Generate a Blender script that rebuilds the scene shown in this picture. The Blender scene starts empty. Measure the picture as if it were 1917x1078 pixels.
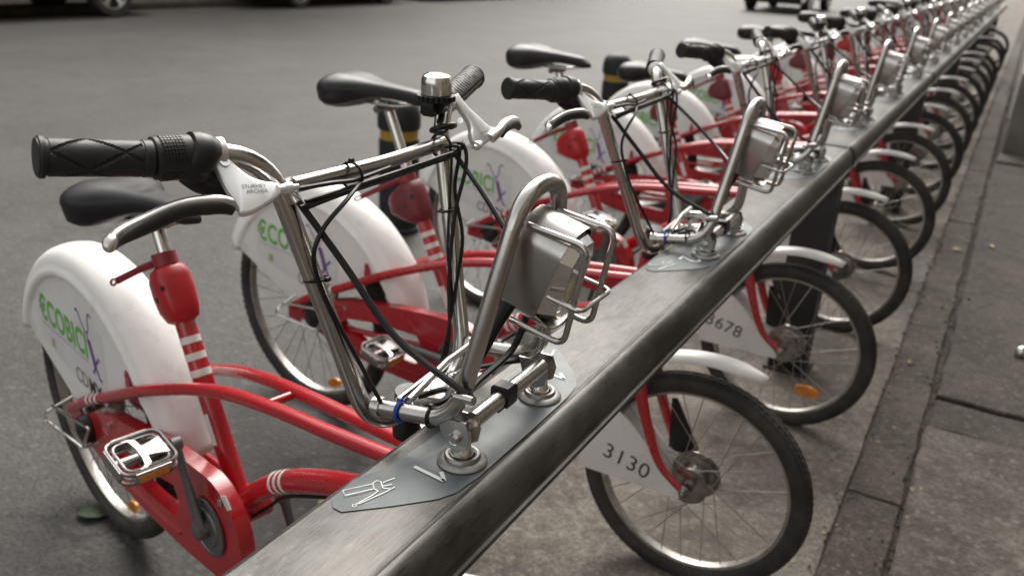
import bpy, bmesh, math, random
from mathutils import Vector, Matrix

random.seed(7)
sc = bpy.context.scene
col = sc.collection
R = math.radians
PI = math.pi

# ------------------------------------------------------------------ camera
cam_d = bpy.data.cameras.new("camera")
cam = bpy.data.objects.new("camera", cam_d)
col.objects.link(cam)
cr_ = Vector((0.8659728, 0.4974577, 0.0512532))
cu_ = Vector((-0.2250536, 0.2961345, 0.9282538))
cw_ = Vector((-0.4465892, 0.8153774, -0.3683991))
cam.matrix_world = Matrix(((cr_.x, cu_.x, -cw_.x, 0.423838), (cr_.y, cu_.y, -cw_.y, -0.812537),
                           (cr_.z, cu_.z, -cw_.z, 1.362695), (0, 0, 0, 1)))
cam_d.sensor_width = 36.0
cam_d.lens = 1622.8 / 1917 * 36.0
cam_d.clip_start = 0.05
cam_d.clip_end = 500
cam_d.dof.use_dof = True
cam_d.dof.focus_distance = 0.98
cam_d.dof.aperture_fstop = 5.6
sc.camera = cam

# ------------------------------------------------------------------ light
SUN_EL, SUN_AZ = R(48), R(-28)          # azimuth measured from +Y towards +X
world = bpy.data.worlds.new("World")
sc.world = world
world.use_nodes = True
wn = world.node_tree.nodes
wl = world.node_tree.links
wn.clear()
sky = wn.new("ShaderNodeTexSky")
sky.sky_type = 'NISHITA'
sky.sun_disc = False
sky.sun_elevation = SUN_EL
sky.sun_rotation = SUN_AZ
sky.air_density = 1.0
sky.dust_density = 4.0
sky.ozone_density = 1.0
hsv = wn.new("ShaderNodeHueSaturation")
hsv.inputs['Saturation'].default_value = 0.16
tint = wn.new("ShaderNodeMixRGB")
tint.blend_type = 'MULTIPLY'
tint.inputs[0].default_value = 1
tint.inputs[2].default_value = (1.0, 0.975, 0.935, 1)
bg = wn.new("ShaderNodeBackground")
bg.inputs[1].default_value = 0.15
wo = wn.new("ShaderNodeOutputWorld")
wl.new(sky.outputs[0], hsv.inputs['Color'])
wl.new(hsv.outputs[0], tint.inputs[1])
wl.new(tint.outputs[0], bg.inputs[0])
wl.new(bg.outputs[0], wo.inputs[0])

sun_d = bpy.data.lights.new("sun", 'SUN')
sun_d.energy = 0.9
sun_d.angle = R(50)
sun_d.color = (1.0, 0.96, 0.9)
sun = bpy.data.objects.new("sun", sun_d)
col.objects.link(sun)
sd = Vector((math.sin(SUN_AZ) * math.cos(SUN_EL), math.cos(SUN_AZ) * math.cos(SUN_EL), math.sin(SUN_EL)))
sun.rotation_euler = (-sd).to_track_quat('-Z', 'Y').to_euler()
sun.location = (0, 0, 20)

sc.view_settings.view_transform = 'Standard'
sc.view_settings.look = 'None'
sc.view_settings.gamma = 1
sc.view_settings.use_curve_mapping = False
sc.view_settings.exposure = 1.12

# ------------------------------------------------------------------ materials
def mat(name, c, rough=0.5, metal=0.0, noise=0.0, nscale=20, bump=0.0, bscale=60, c2=None, coat=0.0,
        spec=0.5, stretch=None, rvar=0.0, detail=6, thr=(0.35, 0.65), bdist=0.002, dirt=None):
    m = bpy.data.materials.new(name)
    m.use_nodes = True
    nt = m.node_tree
    n = nt.nodes
    l = nt.links
    b = n['Principled BSDF']
    b.inputs['Roughness'].default_value = rough
    b.inputs['Metallic'].default_value = metal
    b.inputs['Coat Weight'].default_value = coat
    b.inputs['Coat Roughness'].default_value = 0.07
    b.inputs['Specular IOR Level'].default_value = spec
    b.inputs['Base Color'].default_value = (*c, 1)
    tc = n.new('ShaderNodeTexCoord')
    mp = n.new('ShaderNodeMapping')
    if stretch:
        mp.inputs['Scale'].default_value = stretch
    l.new(tc.outputs['Object'], mp.inputs[0])
    if noise > 0 or rvar > 0:
        t = n.new('ShaderNodeTexNoise')
        t.inputs['Scale'].default_value = nscale
        t.inputs['Detail'].default_value = detail
        t.inputs['Roughness'].default_value = 0.65
        l.new(mp.outputs[0], t.inputs['Vector'])
        rp = n.new('ShaderNodeMapRange')
        rp.inputs[1].default_value = thr[0]
        rp.inputs[2].default_value = thr[1]
        l.new(t.outputs[0], rp.inputs[0])
        if noise > 0:
            mx = n.new('ShaderNodeMixRGB')
            mx.inputs[1].default_value = (*c, 1)
            cc = c2 if c2 else tuple(x * (1 - noise) for x in c)
            mx.inputs[2].default_value = (*cc, 1)
            l.new(rp.outputs[0], mx.inputs[0])
            l.new(mx.outputs[0], b.inputs['Base Color'])
        if rvar > 0:
            r2 = n.new('ShaderNodeMapRange')
            r2.inputs[3].default_value = rough
            r2.inputs[4].default_value = min(1, rough + rvar)
            l.new(rp.outputs[0], r2.inputs[0])
            l.new(r2.outputs[0], b.inputs['Roughness'])
    if dirt:
        dc, ds, dlo, dhi, damt = dirt
        td = n.new('ShaderNodeTexNoise')
        td.inputs['Scale'].default_value = ds
        td.inputs['Detail'].default_value = 10
        td.inputs['Roughness'].default_value = 0.72
        l.new(mp.outputs[0], td.inputs['Vector'])
        rd = n.new('ShaderNodeMapRange')
        rd.inputs[1].default_value = dlo
        rd.inputs[2].default_value = dhi
        rd.inputs[4].default_value = damt
        l.new(td.outputs[0], rd.inputs[0])
        md = n.new('ShaderNodeMixRGB')
        md.inputs[2].default_value = (*dc, 1)
        l.new(rd.outputs[0], md.inputs[0])
        if b.inputs['Base Color'].links:
            l.new(b.inputs['Base Color'].links[0].from_socket, md.inputs[1])
        else:
            md.inputs[1].default_value = (*c, 1)
        l.new(md.outputs[0], b.inputs['Base Color'])
    if bump > 0:
        t2 = n.new('ShaderNodeTexNoise')
        t2.inputs['Scale'].default_value = bscale
        t2.inputs['Detail'].default_value = 5
        l.new(mp.outputs[0], t2.inputs['Vector'])
        bp = n.new('ShaderNodeBump')
        bp.inputs['Strength'].default_value = bump
        bp.inputs['Distance'].default_value = bdist
        l.new(t2.outputs[0], bp.inputs['Height'])
        l.new(bp.outputs[0], b.inputs['Normal'])
    return m

M = {}
M['steel'] = mat('satin_steel', (0.58, 0.56, 0.53), 0.17, 1, 0.3, 9, 0.05, 400, rvar=0.14, detail=8)
M['darksteel'] = mat('dull_steel', (0.33, 0.32, 0.30), 0.36, 1, 0.3, 20, rvar=0.12)
M['chrome'] = mat('polished_chrome', (0.74, 0.73, 0.71), 0.1, 1, rvar=0.12, nscale=30)
M['alloy'] = mat('cast_alloy', (0.72, 0.71, 0.69), 0.26, 1, 0.15, 30, rvar=0.1)
M['silver'] = mat('silver_lacquer', (0.80, 0.80, 0.79), 0.3, 0.55, 0.12, 14, coat=0.3)
M['red'] = mat('red_paint', (0.43, 0.006, 0.013), 0.22, 0, 0.25, 7, c2=(0.36, 0.012, 0.02), coat=0.6, rvar=0.12, dirt=((0.16, 0.05, 0.04), 26, .56, .70, .55))
M['redplastic'] = mat('red_plastic', (0.44, 0.008, 0.015), 0.36, 0, 0.2, 12, coat=0.15, rvar=0.15, dirt=((0.2, 0.05, 0.045), 30, .56, .72, .5))
M['clampred'] = mat('clamp_red', (0.27, 0.016, 0.024), 0.4, 0, 0.2, 12, rvar=0.1)
M['oldred'] = mat('faded_red_plastic', (0.17, 0.022, 0.03), 0.45, 0, 0.3, 12, c2=(0.12, 0.02, 0.025), rvar=0.1)
M['white'] = mat('white_plastic', (0.83, 0.82, 0.80), 0.38, 0, 0.25, 5, c2=(0.76, 0.745, 0.71), rvar=0.2, thr=(.45, .75), dirt=((0.33, 0.29, 0.24), 11, .56, .76, .55))
M['panel'] = mat('white_panel', (0.74, 0.74, 0.72), 0.42, 0, 0.2, 6, c2=(0.67, 0.66, 0.635), thr=(.45, .75), rvar=0.1, dirt=((0.33, 0.30, 0.26), 14, .56, .76, .5))
M['rubber'] = mat('black_rubber', (0.022, 0.022, 0.023), 0.55, 0, 0.3, 40, 0.2, 300, c2=(0.034, 0.033, 0.031), spec=0.3)
M['grip'] = mat('grip_rubber', (0.020, 0.020, 0.021), 0.42, 0, 0.3, 60, 0.15, 500, c2=(0.03, 0.03, 0.03), spec=0.3)
M['tyre'] = mat('tyre_rubber', (0.020, 0.019, 0.018), 0.75, 0, 0.6, 14, 0.5, 120, c2=(0.055, 0.05, 0.045), thr=(.4, .7))
M['blackplastic'] = mat('black_plastic', (0.014, 0.014, 0.015), 0.3, 0, rvar=0.2, nscale=30, spec=0.3)
M['cable'] = mat('cable_sheath', (0.010, 0.010, 0.011), 0.3, 0, rvar=0.15, nscale=50, spec=0.3)
M['saddle'] = mat('saddle_vinyl', (0.020, 0.020, 0.022), 0.36, 0, 0.2, 30, 0.25, 500, rvar=0.1, bdist=0.0006, spec=0.3, dirt=((0.07, 0.065, 0.06), 18, .55, .75, .4))
M['stripe'] = mat('white_reflective', (0.72, 0.70, 0.66), 0.4, 0, 0.2, 60)
M['rim'] = mat('rim_alloy', (0.50, 0.49, 0.46), 0.38, 0.8, 0.4, 12, c2=(0.30, 0.28, 0.25), thr=(.4, .7), dirt=((0.12, 0.10, 0.08), 30, .52, .66, .6))
M['spoke'] = mat('spoke_steel', (0.42, 0.41, 0.39), 0.35, 0.9)
M['orange'] = mat('orange_reflector', (0.75, 0.24, 0.015), 0.25, 0, 0.2, 90, coat=0.5)
M['darkgrey'] = mat('grey_crank', (0.20, 0.20, 0.20), 0.38, 0.7, 0.3, 20, rvar=0.15)
M['hubsteel'] = mat('hub_steel', (0.45, 0.44, 0.41), 0.3, 1, 0.4, 40, c2=(.22, .2, .18))
M['green'] = mat('green_print', (0.13, 0.42, 0.06), 0.5)
M['purple'] = mat('purple_print', (0.17, 0.07, 0.28), 0.5)
M['lilac'] = mat('lilac_print', (0.42, 0.36, 0.50), 0.5)
M['ink'] = mat('black_print', (0.03, 0.03, 0.03), 0.5)
M['greyink'] = mat('grey_print', (0.16, 0.16, 0.16), 0.5)
M['gold'] = mat('gold_print', (0.42, 0.36, 0.2), 0.5)
M['film'] = mat('decal_film', (0.69, 0.685, 0.68), 0.3, 0, 0.1, 8)
M['blue'] = mat('blue_tie', (0.015, 0.07, 0.38), 0.35)
M['sticker'] = mat('teal_sticker', (0.110, 0.130, 0.136), 0.42, 0, 0.4, 9, c2=(0.085, 0.100, 0.105), rvar=0.15, dirt=((0.15, 0.15, 0.145), 22, .54, .68, .6))
M['stickerink'] = mat('sticker_print', (0.62, 0.65, 0.64), 0.4)
M['gasket'] = mat('rail_gasket', (0.012, 0.012, 0.013), 0.5)
M['post'] = mat('post_paint', (0.012, 0.012, 0.014), 0.42, 0, 0.3, 10, rvar=0.2)
M['leaf'] = mat('green_leaf', (0.030, 0.055, 0.014), 0.6, 0, 0.3, 60)
M['dryleaf'] = mat('dry_leaf', (0.34, 0.27, 0.10), 0.6, 0, 0.3, 60)
M['bollard'] = mat('bollard_plastic', (0.025, 0.027, 0.028), 0.55, 0, 0.3, 10, spec=0.3)
M['yellow'] = mat('yellow_band', (0.42, 0.25, 0.03), 0.45, 0, 0.2, 20)
M['carblack'] = mat('car_black', (0.010, 0.010, 0.012), 0.2, 0, coat=0.8)
M['carsilver'] = mat('car_grey', (0.22, 0.225, 0.23), 0.3, 0.5, coat=0.8)
M['glass'] = mat('car_glass', (0.02, 0.025, 0.03), 0.05)
M['plaster'] = mat('plaster', (0.34, 0.29, 0.22), 0.85, 0, 0.3, 2, 0.4, 30)
M['lens'] = mat('lamp_plastic', (0.66, 0.66, 0.66), 0.07, 0.9, rvar=0.1, nscale=60)
M['led'] = mat('led_strip', (0.75, 0.68, 0.35), 0.3)
M['pedal'] = mat('pedal_steel', (0.40, 0.395, 0.38), 0.22, 1, rvar=0.2, nscale=50)
M['stonewall'] = mat('rough_stone', (0.17, 0.14, 0.105), 0.9, 0, 0.5, 9, 0.8, 20, c2=(.07, .06, .045))
M['planter'] = mat('planter_concrete', (0.24, 0.23, 0.205), 0.8, 0, 0.3, 6, 0.4, 40)
M['bark'] = mat('tree_bark', (0.09, 0.07, 0.05), 0.9, 0, 0.5, 20, 0.8, 30)
M['reflector_red'] = mat('red_reflector', (0.35, 0.01, 0.01), 0.2)

# brushed rail: streaks along the rail, worn patches
def rail_material():
    m = bpy.data.materials.new('brushed_rail')
    m.use_nodes = True
    n = m.node_tree.nodes
    l = m.node_tree.links
    b = n['Principled BSDF']
    b.inputs['Metallic'].default_value = 0.7
    tc = n.new('ShaderNodeTexCoord')
    m1 = n.new('ShaderNodeMapping')
    m1.inputs['Scale'].default_value = (110, 5.0, 110)
    m2 = n.new('ShaderNodeMapping')
    m2.inputs['Scale'].default_value = (5, 2.6, 5)
    t1 = n.new('ShaderNodeTexNoise')
    t1.inputs['Scale'].default_value = 6
    t1.inputs['Detail'].default_value = 8
    t2 = n.new('ShaderNodeTexNoise')
    t2.inputs['Scale'].default_value = 2.2
    t2.inputs['Detail'].default_value = 9
    t2.inputs['Roughness'].default_value = 0.65
    t3 = n.new('ShaderNodeTexNoise')
    t3.inputs['Scale'].default_value = 260
    t3.inputs['Detail'].default_value = 3
    for mm in (m1, m2):
        l.new(tc.outputs['Object'], mm.inputs[0])
    l.new(m1.outputs[0], t1.inputs['Vector'])
    l.new(m2.outputs[0], t2.inputs['Vector'])
    l.new(tc.outputs['Object'], t3.inputs['Vector'])
    add = n.new('ShaderNodeMath')
    add.operation = 'ADD'
    l.new(t1.outputs[0], add.inputs[0])
    l.new(t2.outputs[0], add.inputs[1])
    cr = n.new('ShaderNodeValToRGB')
    cr.color_ramp.elements[0].position = 0.42
    cr.color_ramp.elements[0].color = (0.050, 0.048, 0.044, 1)
    cr.color_ramp.elements[1].position = 0.58
    cr.color_ramp.elements[1].color = (0.135, 0.131, 0.123, 1)
    h = n.new('ShaderNodeMath')
    h.operation = 'MULTIPLY_ADD'
    h.inputs[1].default_value = 0.22
    hb = n.new('ShaderNodeMath')
    hb.operation = 'MULTIPLY'
    hb.inputs[1].default_value = 0.78
    l.new(t2.outputs[0], hb.inputs[0])
    l.new(t1.outputs[0], h.inputs[0])
    l.new(hb.outputs[0], h.inputs[2])
    l.new(h.outputs[0], cr.inputs[0])
    ms = n.new('ShaderNodeMapping')
    ms.inputs['Scale'].default_value = (26, 9, 26)
    ms.inputs['Rotation'].default_value = (0, 0, 0.5)
    l.new(tc.outputs['Object'], ms.inputs[0])
    tsn = n.new('ShaderNodeTexNoise')
    tsn.inputs['Scale'].default_value = 1.3
    tsn.inputs['Detail'].default_value = 12
    tsn.inputs['Roughness'].default_value = 0.8
    l.new(ms.outputs[0], tsn.inputs['Vector'])
    rs = n.new('ShaderNodeMapRange')
    rs.inputs[1].default_value = 0.57
    rs.inputs[2].default_value = 0.70
    rs.inputs[4].default_value = 0.6
    l.new(tsn.outputs[0], rs.inputs[0])
    mxs = n.new('ShaderNodeMixRGB')
    mxs.inputs[2].default_value = (0.22, 0.215, 0.20, 1)
    l.new(rs.outputs[0], mxs.inputs[0])
    l.new(cr.outputs[0], mxs.inputs[1])
    l.new(mxs.outputs[0], b.inputs['Base Color'])
    rr = n.new('ShaderNodeMapRange')
    rr.inputs[1].default_value = 0.35
    rr.inputs[2].default_value = 0.65
    rr.inputs[3].default_value = 0.38
    rr.inputs[4].default_value = 0.56
    l.new(t2.outputs[0], rr.inputs[0])
    l.new(rr.outputs[0], b.inputs['Roughness'])
    a2 = n.new('ShaderNodeMath')
    a2.operation = 'ADD'
    l.new(t1.outputs[0], a2.inputs[0])
    l.new(t3.outputs[0], a2.inputs[1])
    bp = n.new('ShaderNodeBump')
    bp.inputs['Strength'].default_value = 0.12
    bp.inputs['Distance'].default_value = 0.001
    l.new(a2.outputs[0], bp.inputs['Height'])
    l.new(bp.outputs[0], b.inputs['Normal'])
    return m
M['rail'] = rail_material()

# ground materials: several scales of noise, cracks from a distorted voronoi
def ground_material(name, ca, cb, cd, speck, rough=0.85, crack=0.0, crackscale=0.5, grain=220, bump=0.5, big=0.8, spec=0.5, metalstreak=False):
    m = bpy.data.materials.new(name)
    m.use_nodes = True
    n = m.node_tree.nodes
    l = m.node_tree.links
    b = n['Principled BSDF']
    b.inputs['Roughness'].default_value = rough
    b.inputs['Specular IOR Level'].default_value = spec
    tc = n.new('ShaderNodeTexCoord')
    def noise(s, d=8, r=0.6, vec=None):
        t = n.new('ShaderNodeTexNoise')
        t.inputs['Scale'].default_value = s
        t.inputs['Detail'].default_value = d
        t.inputs['Roughness'].default_value = r
        l.new(vec if vec else tc.outputs['Object'], t.inputs['Vector'])
        return t
    def rng(src, a, bb, lo=0, hi=1):
        r = n.new('ShaderNodeMapRange')
        r.inputs[1].default_value = a
        r.inputs[2].default_value = bb
        r.inputs[3].default_value = lo
        r.inputs[4].default_value = hi
        l.new(src, r.inputs[0])
        return r.outputs[0]
    def mix(f, a, bb, mode='MIX'):
        x = n.new('ShaderNodeMixRGB')
        x.blend_type = mode
        for i, v in ((0, f), (1, a), (2, bb)):
            if isinstance(v, (tuple, float, int)):
                x.inputs[i].default_value = v if not isinstance(v, tuple) else (*v, 1)
            else:
                l.new(v, x.inputs[i])
        return x.outputs[0]
    c = mix(rng(noise(big, 8, 0.6).outputs[0], 0.43, 0.57), ca, cb)
    c = mix(rng(noise(big * 3.3, 9, 0.7).outputs[0], 0.49, 0.66, 0, .85), c, cd)
    c = mix(rng(noise(big * 12, 10, 0.75).outputs[0], 0.50, 0.68, 0, .7), c, tuple(x * 0.55 for x in cb))
    c = mix(rng(noise(big * 7 + 3, 10, 0.75).outputs[0], 0.55, 0.70, 0, .45), c, tuple(min(1, x * 1.7) for x in ca))
    g = noise(grain, 2, 0.5)
    c = mix(rng(g.outputs[0], 0.42, 0.66, 0.0, 0.75), c, tuple(x * 0.38 for x in ca))
    g2 = noise(grain * .32, 4, 0.7)
    c = mix(rng(g2.outputs[0], 0.52, 0.70, 0.0, 0.6), c, tuple(min(1, x * 1.5) for x in ca))
    v = n.new('ShaderNodeTexVoronoi')
    v.inputs['Scale'].default_value = grain * 0.28
    l.new(tc.outputs['Object'], v.inputs['Vector'])
    c = mix(rng(v.outputs['Distance'], 0.0, 0.25, 0.75, 0.0), c, speck)
    h = n.new('ShaderNodeMath')
    h.operation = 'ADD'
    l.new(g.outputs[0], h.inputs[0])
    l.new(noise(grain * 0.2, 4).outputs[0], h.inputs[1])
    hh = h.outputs[0]
    if crack > 0:
        w = n.new('ShaderNodeVectorMath')
        w.operation = 'ADD'
        wn_ = noise(2.2, 5, 0.6)
        sc_ = n.new('ShaderNodeVectorMath')
        sc_.operation = 'SCALE'
        sc_.inputs['Scale'].default_value = 0.9
        l.new(wn_.outputs['Color'], sc_.inputs[0])
        l.new(tc.outputs['Object'], w.inputs[0])
        l.new(sc_.outputs[0], w.inputs[1])
        vc = n.new('ShaderNodeTexVoronoi')
        vc.feature = 'DISTANCE_TO_EDGE'
        vc.inputs['Scale'].default_value = crackscale
        l.new(w.outputs[0], vc.inputs['Vector'])
        cf = rng(vc.outputs['Distance'], 0.0, 0.011, crack, 0.0)
        pm = rng(noise(0.9, 3).outputs[0], 0.48, 0.58)
        mm = n.new('ShaderNodeMath')
        mm.operation = 'MULTIPLY'
        l.new(cf, mm.inputs[0])
        l.new(pm, mm.inputs[1])
        c = mix(mm.outputs[0], c, tuple(x * 0.25 for x in ca))
    l.new(c, b.inputs['Base Color'])
    bp = n.new('ShaderNodeBump')
    bp.inputs['Strength'].default_value = bump
    bp.inputs['Distance'].default_value = 0.004
    l.new(hh, bp.inputs['Height'])
    l.new(bp.outputs[0], b.inputs['Normal'])
    return m

M['asphalt'] = ground_material('asphalt', (0.066, 0.062, 0.057), (0.045, 0.042, 0.039), (0.029, 0.027, 0.025), (0.13, 0.12, 0.11), 0.66, 1.0, 0.35, 85, 1.0, spec=0.36)
M['concrete'] = ground_material('gutter_concrete', (0.190, 0.170, 0.145), (0.118, 0.104, 0.088), (0.055, 0.048, 0.041), (0.25, 0.22, 0.19), 0.8, 0.9, 0.8, 110, 0.8, 1.9, spec=0.22)
M['kerb'] = ground_material('kerb_concrete', (0.088, 0.075, 0.062), (0.058, 0.049, 0.041), (0.036, 0.031, 0.026), (0.2, 0.18, 0.16), 0.8, 0.7, 1.5, 120, 0.8, 3, spec=0.22)
M['slab'] = ground_material('sidewalk_slab', (0.070, 0.060, 0.050), (0.046, 0.039, 0.033), (0.030, 0.026, 0.022), (0.13, 0.115, 0.10), 0.8, 0.6, 0.9, 110, 0.8, 2, spec=0.22)
M['paleslab'] = ground_material('pale_slab', (0.118, 0.103, 0.087), (0.068, 0.059, 0.050), (0.042, 0.036, 0.031), (0.21, 0.19, 0.17), 0.8, 0.4, 1.2, 90, 1.0, 4, spec=0.22)
M['dirt'] = ground_material('dirt', (0.040, 0.033, 0.026), (0.058, 0.048, 0.038), (0.028, 0.023, 0.018), (0.12, 0.10, 0.08), 0.95, 0, 1, 90, 1.0, 6)
M['foliage'] = mat('foliage', (0.055, 0.075, 0.03), 0.6, 0, 0.5, 3, c2=(0.03, 0.045, 0.018))

# ------------------------------------------------------------------ mesh helpers
def V(*a):
    return Vector(a)

class MB:
    def __init__(self):
        self.v, self.f, self.fm, self.mats = [], [], [], []
        self.cur = 0
    def add(self, vs, fs):
        o = len(self.v)
        self.v += [tuple(p) for p in vs]
        self.f += [tuple(i + o for i in f) for f in fs]
        return self
    def obj(self, name, m, parent=None, angle=40, **props):
        me = bpy.data.meshes.new(name)
        me.from_pydata(self.v, [], self.f)
        bm = bmesh.new()
        bm.from_mesh(me)
        bmesh.ops.recalc_face_normals(bm, faces=bm.faces)
        bm.to_mesh(me)
        bm.free()
        me.materials.append(M[m] if isinstance(m, str) else m)
        if angle:
            me.shade_smooth()
            me.set_sharp_from_angle(angle=R(angle))
        o = bpy.data.objects.new(name, me)
        col.objects.link(o)
        if parent:
            o.parent = parent
        for k, v in props.items():
            o[k] = v
        return o

def catmull(pts, n=6, closed=False):
    P = [Vector(p) for p in pts]
    out = []
    N = len(P)
    rng = range(N if closed else N - 1)
    for i in rng:
        p0 = P[(i - 1) % N] if closed or i > 0 else P[0] * 2 - P[1]
        p1, p2 = P[i], P[(i + 1) % N]
        p3 = P[(i + 2) % N] if closed or i + 2 < N else P[-1] * 2 - P[-2]
        for k in range(n):
            t = k / n
            out.append(0.5 * ((2 * p1) + (p2 - p0) * t + (2 * p0 - 5 * p1 + 4 * p2 - p3) * t * t + (3 * p1 - p0 - 3 * p2 + p3) * t ** 3))
    if not closed:
        out.append(P[-1])
    return out

def fillet(pts, rad, n=6, closed=False):
    P = [Vector(p) for p in pts]
    N = len(P)
    if not isinstance(rad, (list, tuple)):
        rad = [rad] * N
    out = []
    for i in range(N):
        if not closed and i in (0, N - 1):
            out.append(P[i])
            continue
        a, b, c = P[i - 1], P[i], P[(i + 1) % N]
        d1, d2 = (a - b), (c - b)
        L = min(d1.length, d2.length) * 0.49
        r = min(rad[i], L)
        p, q = b + d1.normalized() * r, b + d2.normalized() * r
        for k in range(n + 1):
            t = k / n
            out.append(p * (1 - t) ** 2 + b * 2 * t * (1 - t) + q * t * t)
    return out

def tube(mb, path, r, seg=10, closed=False, caps=True, flat=None):
    P = [Vector(p) for p in path]
    N = len(P)
    if not isinstance(r, (list, tuple)):
        r = [r] * N
    T = []
    for i in range(N):
        if closed:
            t = P[(i + 1) % N] - P[i - 1]
        else:
            t = P[min(i + 1, N - 1)] - P[max(i - 1, 0)]
        T.append(t.normalized())
    up = Vector((0, 0, 1))
    if abs(T[0].dot(up)) > 0.9:
        up = Vector((1, 0, 0))
    nrm = (up - T[0] * up.dot(T[0])).normalized()
    vs = []
    for i in range(N):
        nrm = (nrm - T[i] * nrm.dot(T[i])).normalized()
        bn = T[i].cross(nrm)
        for k in range(seg):
            a = 2 * PI * k / seg
            ca, sa = math.cos(a), math.sin(a)
            if flat:
                ca *= flat[0]
                sa *= flat[1]
            vs.append(P[i] + nrm * ca * r[i] + bn * sa * r[i])
    fs = []
    for i in range(N if closed else N - 1):
        j = (i + 1) % N
        for k in range(seg):
            k2 = (k + 1) % seg
            fs.append((i * seg + k, i * seg + k2, j * seg + k2, j * seg + k))
    if caps and not closed:
        fs.append(tuple(range(seg - 1, -1, -1)))
        fs.append(tuple((N - 1) * seg + k for k in range(seg)))
    mb.add(vs, fs)
    return mb

def basis(axis):
    a = Vector(axis).normalized()
    u = Vector((0, 0, 1)) if abs(a.z) < 0.9 else Vector((1, 0, 0))
    x = (u - a * u.dot(a)).normalized()
    return x, a.cross(x), a

def lathe(mb, prof, c, axis, seg=24, a0=0, a1=2 * PI):
    """prof: list of (radius, height along axis)"""
    x, y, a = basis(axis)
    c = Vector(c)
    full = abs(a1 - a0 - 2 * PI) < 1e-6
    ns = seg if full else seg + 1
    vs = []
    for (r, h) in prof:
        for k in range(ns):
            t = a0 + (a1 - a0) * k / seg
            vs.append(c + a * h + (x * math.cos(t) + y * math.sin(t)) * r)
    fs = []
    for i in range(len(prof) - 1):
        for k in range(seg):
            k2 = (k + 1) % ns
            fs.append((i * ns + k, i * ns + k2, (i + 1) * ns + k2, (i + 1) * ns + k))
    if full:
        if prof[0][0] > 1e-6:
            fs.append(tuple(range(ns - 1, -1, -1)))
        if prof[-1][0] > 1e-6:
            fs.append(tuple((len(prof) - 1) * ns + k for k in range(ns)))
    mb.add(vs, fs)
    return mb

def torus(mb, c, axis, Rr, r, seg=48, s2=8):
    x, y, a = basis(axis)
    c = Vector(c)
    path = [c + (x * math.cos(2 * PI * k / seg) + y * math.sin(2 * PI * k / seg)) * Rr for k in range(seg)]
    return tube(mb, path, r, s2, closed=True)

def prism(mb, poly, fn, t0, t1, bev=0.0):
    """poly 2d list, fn(u,v,t)->3d"""
    n = len(poly)
    if bev > 0:
        cx = sum(p[0] for p in poly) / n
        cy = sum(p[1] for p in poly) / n
        def inset(d):
            out = []
            for i in range(n):
                a, b, c = Vector(poly[i - 1]), Vector(poly[i]), Vector(poly[(i + 1) % n])
                e1, e2 = (b - a).normalized(), (c - b).normalized()
                nn = Vector((-(e1.y + e2.y), e1.x + e2.x))
                if nn.length < 1e-6:
                    nn = Vector((-e1.y, e1.x))
                nn.normalize()
                area = sum(poly[k][0] * poly[(k + 1) % n][1] - poly[(k + 1) % n][0] * poly[k][1] for k in range(n))
                s = 1 if area > 0 else -1
                out.append(tuple(b + nn * d * s))
            return out
        ins = inset(bev)
        sg = 1 if t1 > t0 else -1
        rings = [(ins, t0), (poly, t0 + bev * sg), (poly, t1 - bev * sg), (ins, t1)]
    else:
        rings = [(poly, t0), (poly, t1)]
    vs = []
    for ring, t in rings:
        vs += [fn(u, v, t) for u, v in ring]
    fs = [tuple(range(n - 1, -1, -1)), tuple((len(rings) - 1) * n + k for k in range(n))]
    for i in range(len(rings) - 1):
        for k in range(n):
            k2 = (k + 1) % n
            fs.append((i * n + k, i * n + k2, (i + 1) * n + k2, (i + 1) * n + k))
    mb.add(vs, fs)
    return mb

def box(mb, c, s, rot=None, bev=0.0):
    c = Vector(c)
    m = rot if rot else Matrix.Identity(3)
    hx, hy, hz = s[0] / 2, s[1] / 2, s[2] / 2
    poly = [(-hx, -hy), (hx, -hy), (hx, hy), (-hx, hy)]
    return prism(mb, poly, lambda u, v, t: c + m @ Vector((u, v, t)), -hz, hz, bev)

def ribbon(mb, pts, w, fn, t=0.0006):
    """flat stroke of width w through 2d points, mapped by fn(u,v,t)"""
    P = [Vector(p) for p in pts]
    L, Rr = [], []
    for i in range(len(P)):
        d = (P[min(i + 1, len(P) - 1)] - P[max(i - 1, 0)]).normalized()
        nn = Vector((-d.y, d.x)) * w / 2
        L.append(P[i] + nn)
        Rr.append(P[i] - nn)
    n = len(P)
    vs = [fn(p.x, p.y, t) for p in L] + [fn(p.x, p.y, t) for p in Rr]
    fs = [(i, i + 1, n + i + 1, n + i) for i in range(n - 1)]
    mb.add(vs, fs)
    return mb

def text_mesh(body, size, fn, bold=0.0, spacing=1.0):
    cu = bpy.data.curves.new("lettering", 'FONT')
    cu.body = body
    cu.size = size
    cu.offset = bold
    cu.space_character = spacing
    cu.align_x = 'CENTER'
    cu.resolution_u = 5
    o = bpy.data.objects.new("lettering", cu)
    col.objects.link(o)
    bpy.context.view_layer.update()
    me = o.evaluated_get(bpy.context.evaluated_depsgraph_get()).to_mesh()
    mb = MB()
    mb.add([fn(v.co.x, v.co.y, 0.0006) for v in me.vertices], [tuple(p.vertices) for p in me.polygons])
    o.to_mesh_clear() if False else None
    bpy.data.objects.remove(o)
    return mb

def empty(name, loc=(0, 0, 0), **props):
    o = bpy.data.objects.new(name, None)
    o.empty_display_size = 0.1
    o.location = loc
    col.objects.link(o)
    for k, v in props.items():
        o[k] = v
    return o

# ------------------------------------------------------------------ ground, road, kerb, sidewalk
def sheet(name, x0, x1, y0, y1, z, m, **p):
    mb = MB()
    mb.add([(x0, y0, z), (x1, y0, z), (x1, y1, z), (x0, y1, z)], [(0, 1, 2, 3)])
    return mb.obj(name, m, angle=0, kind='structure', **p)

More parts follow.
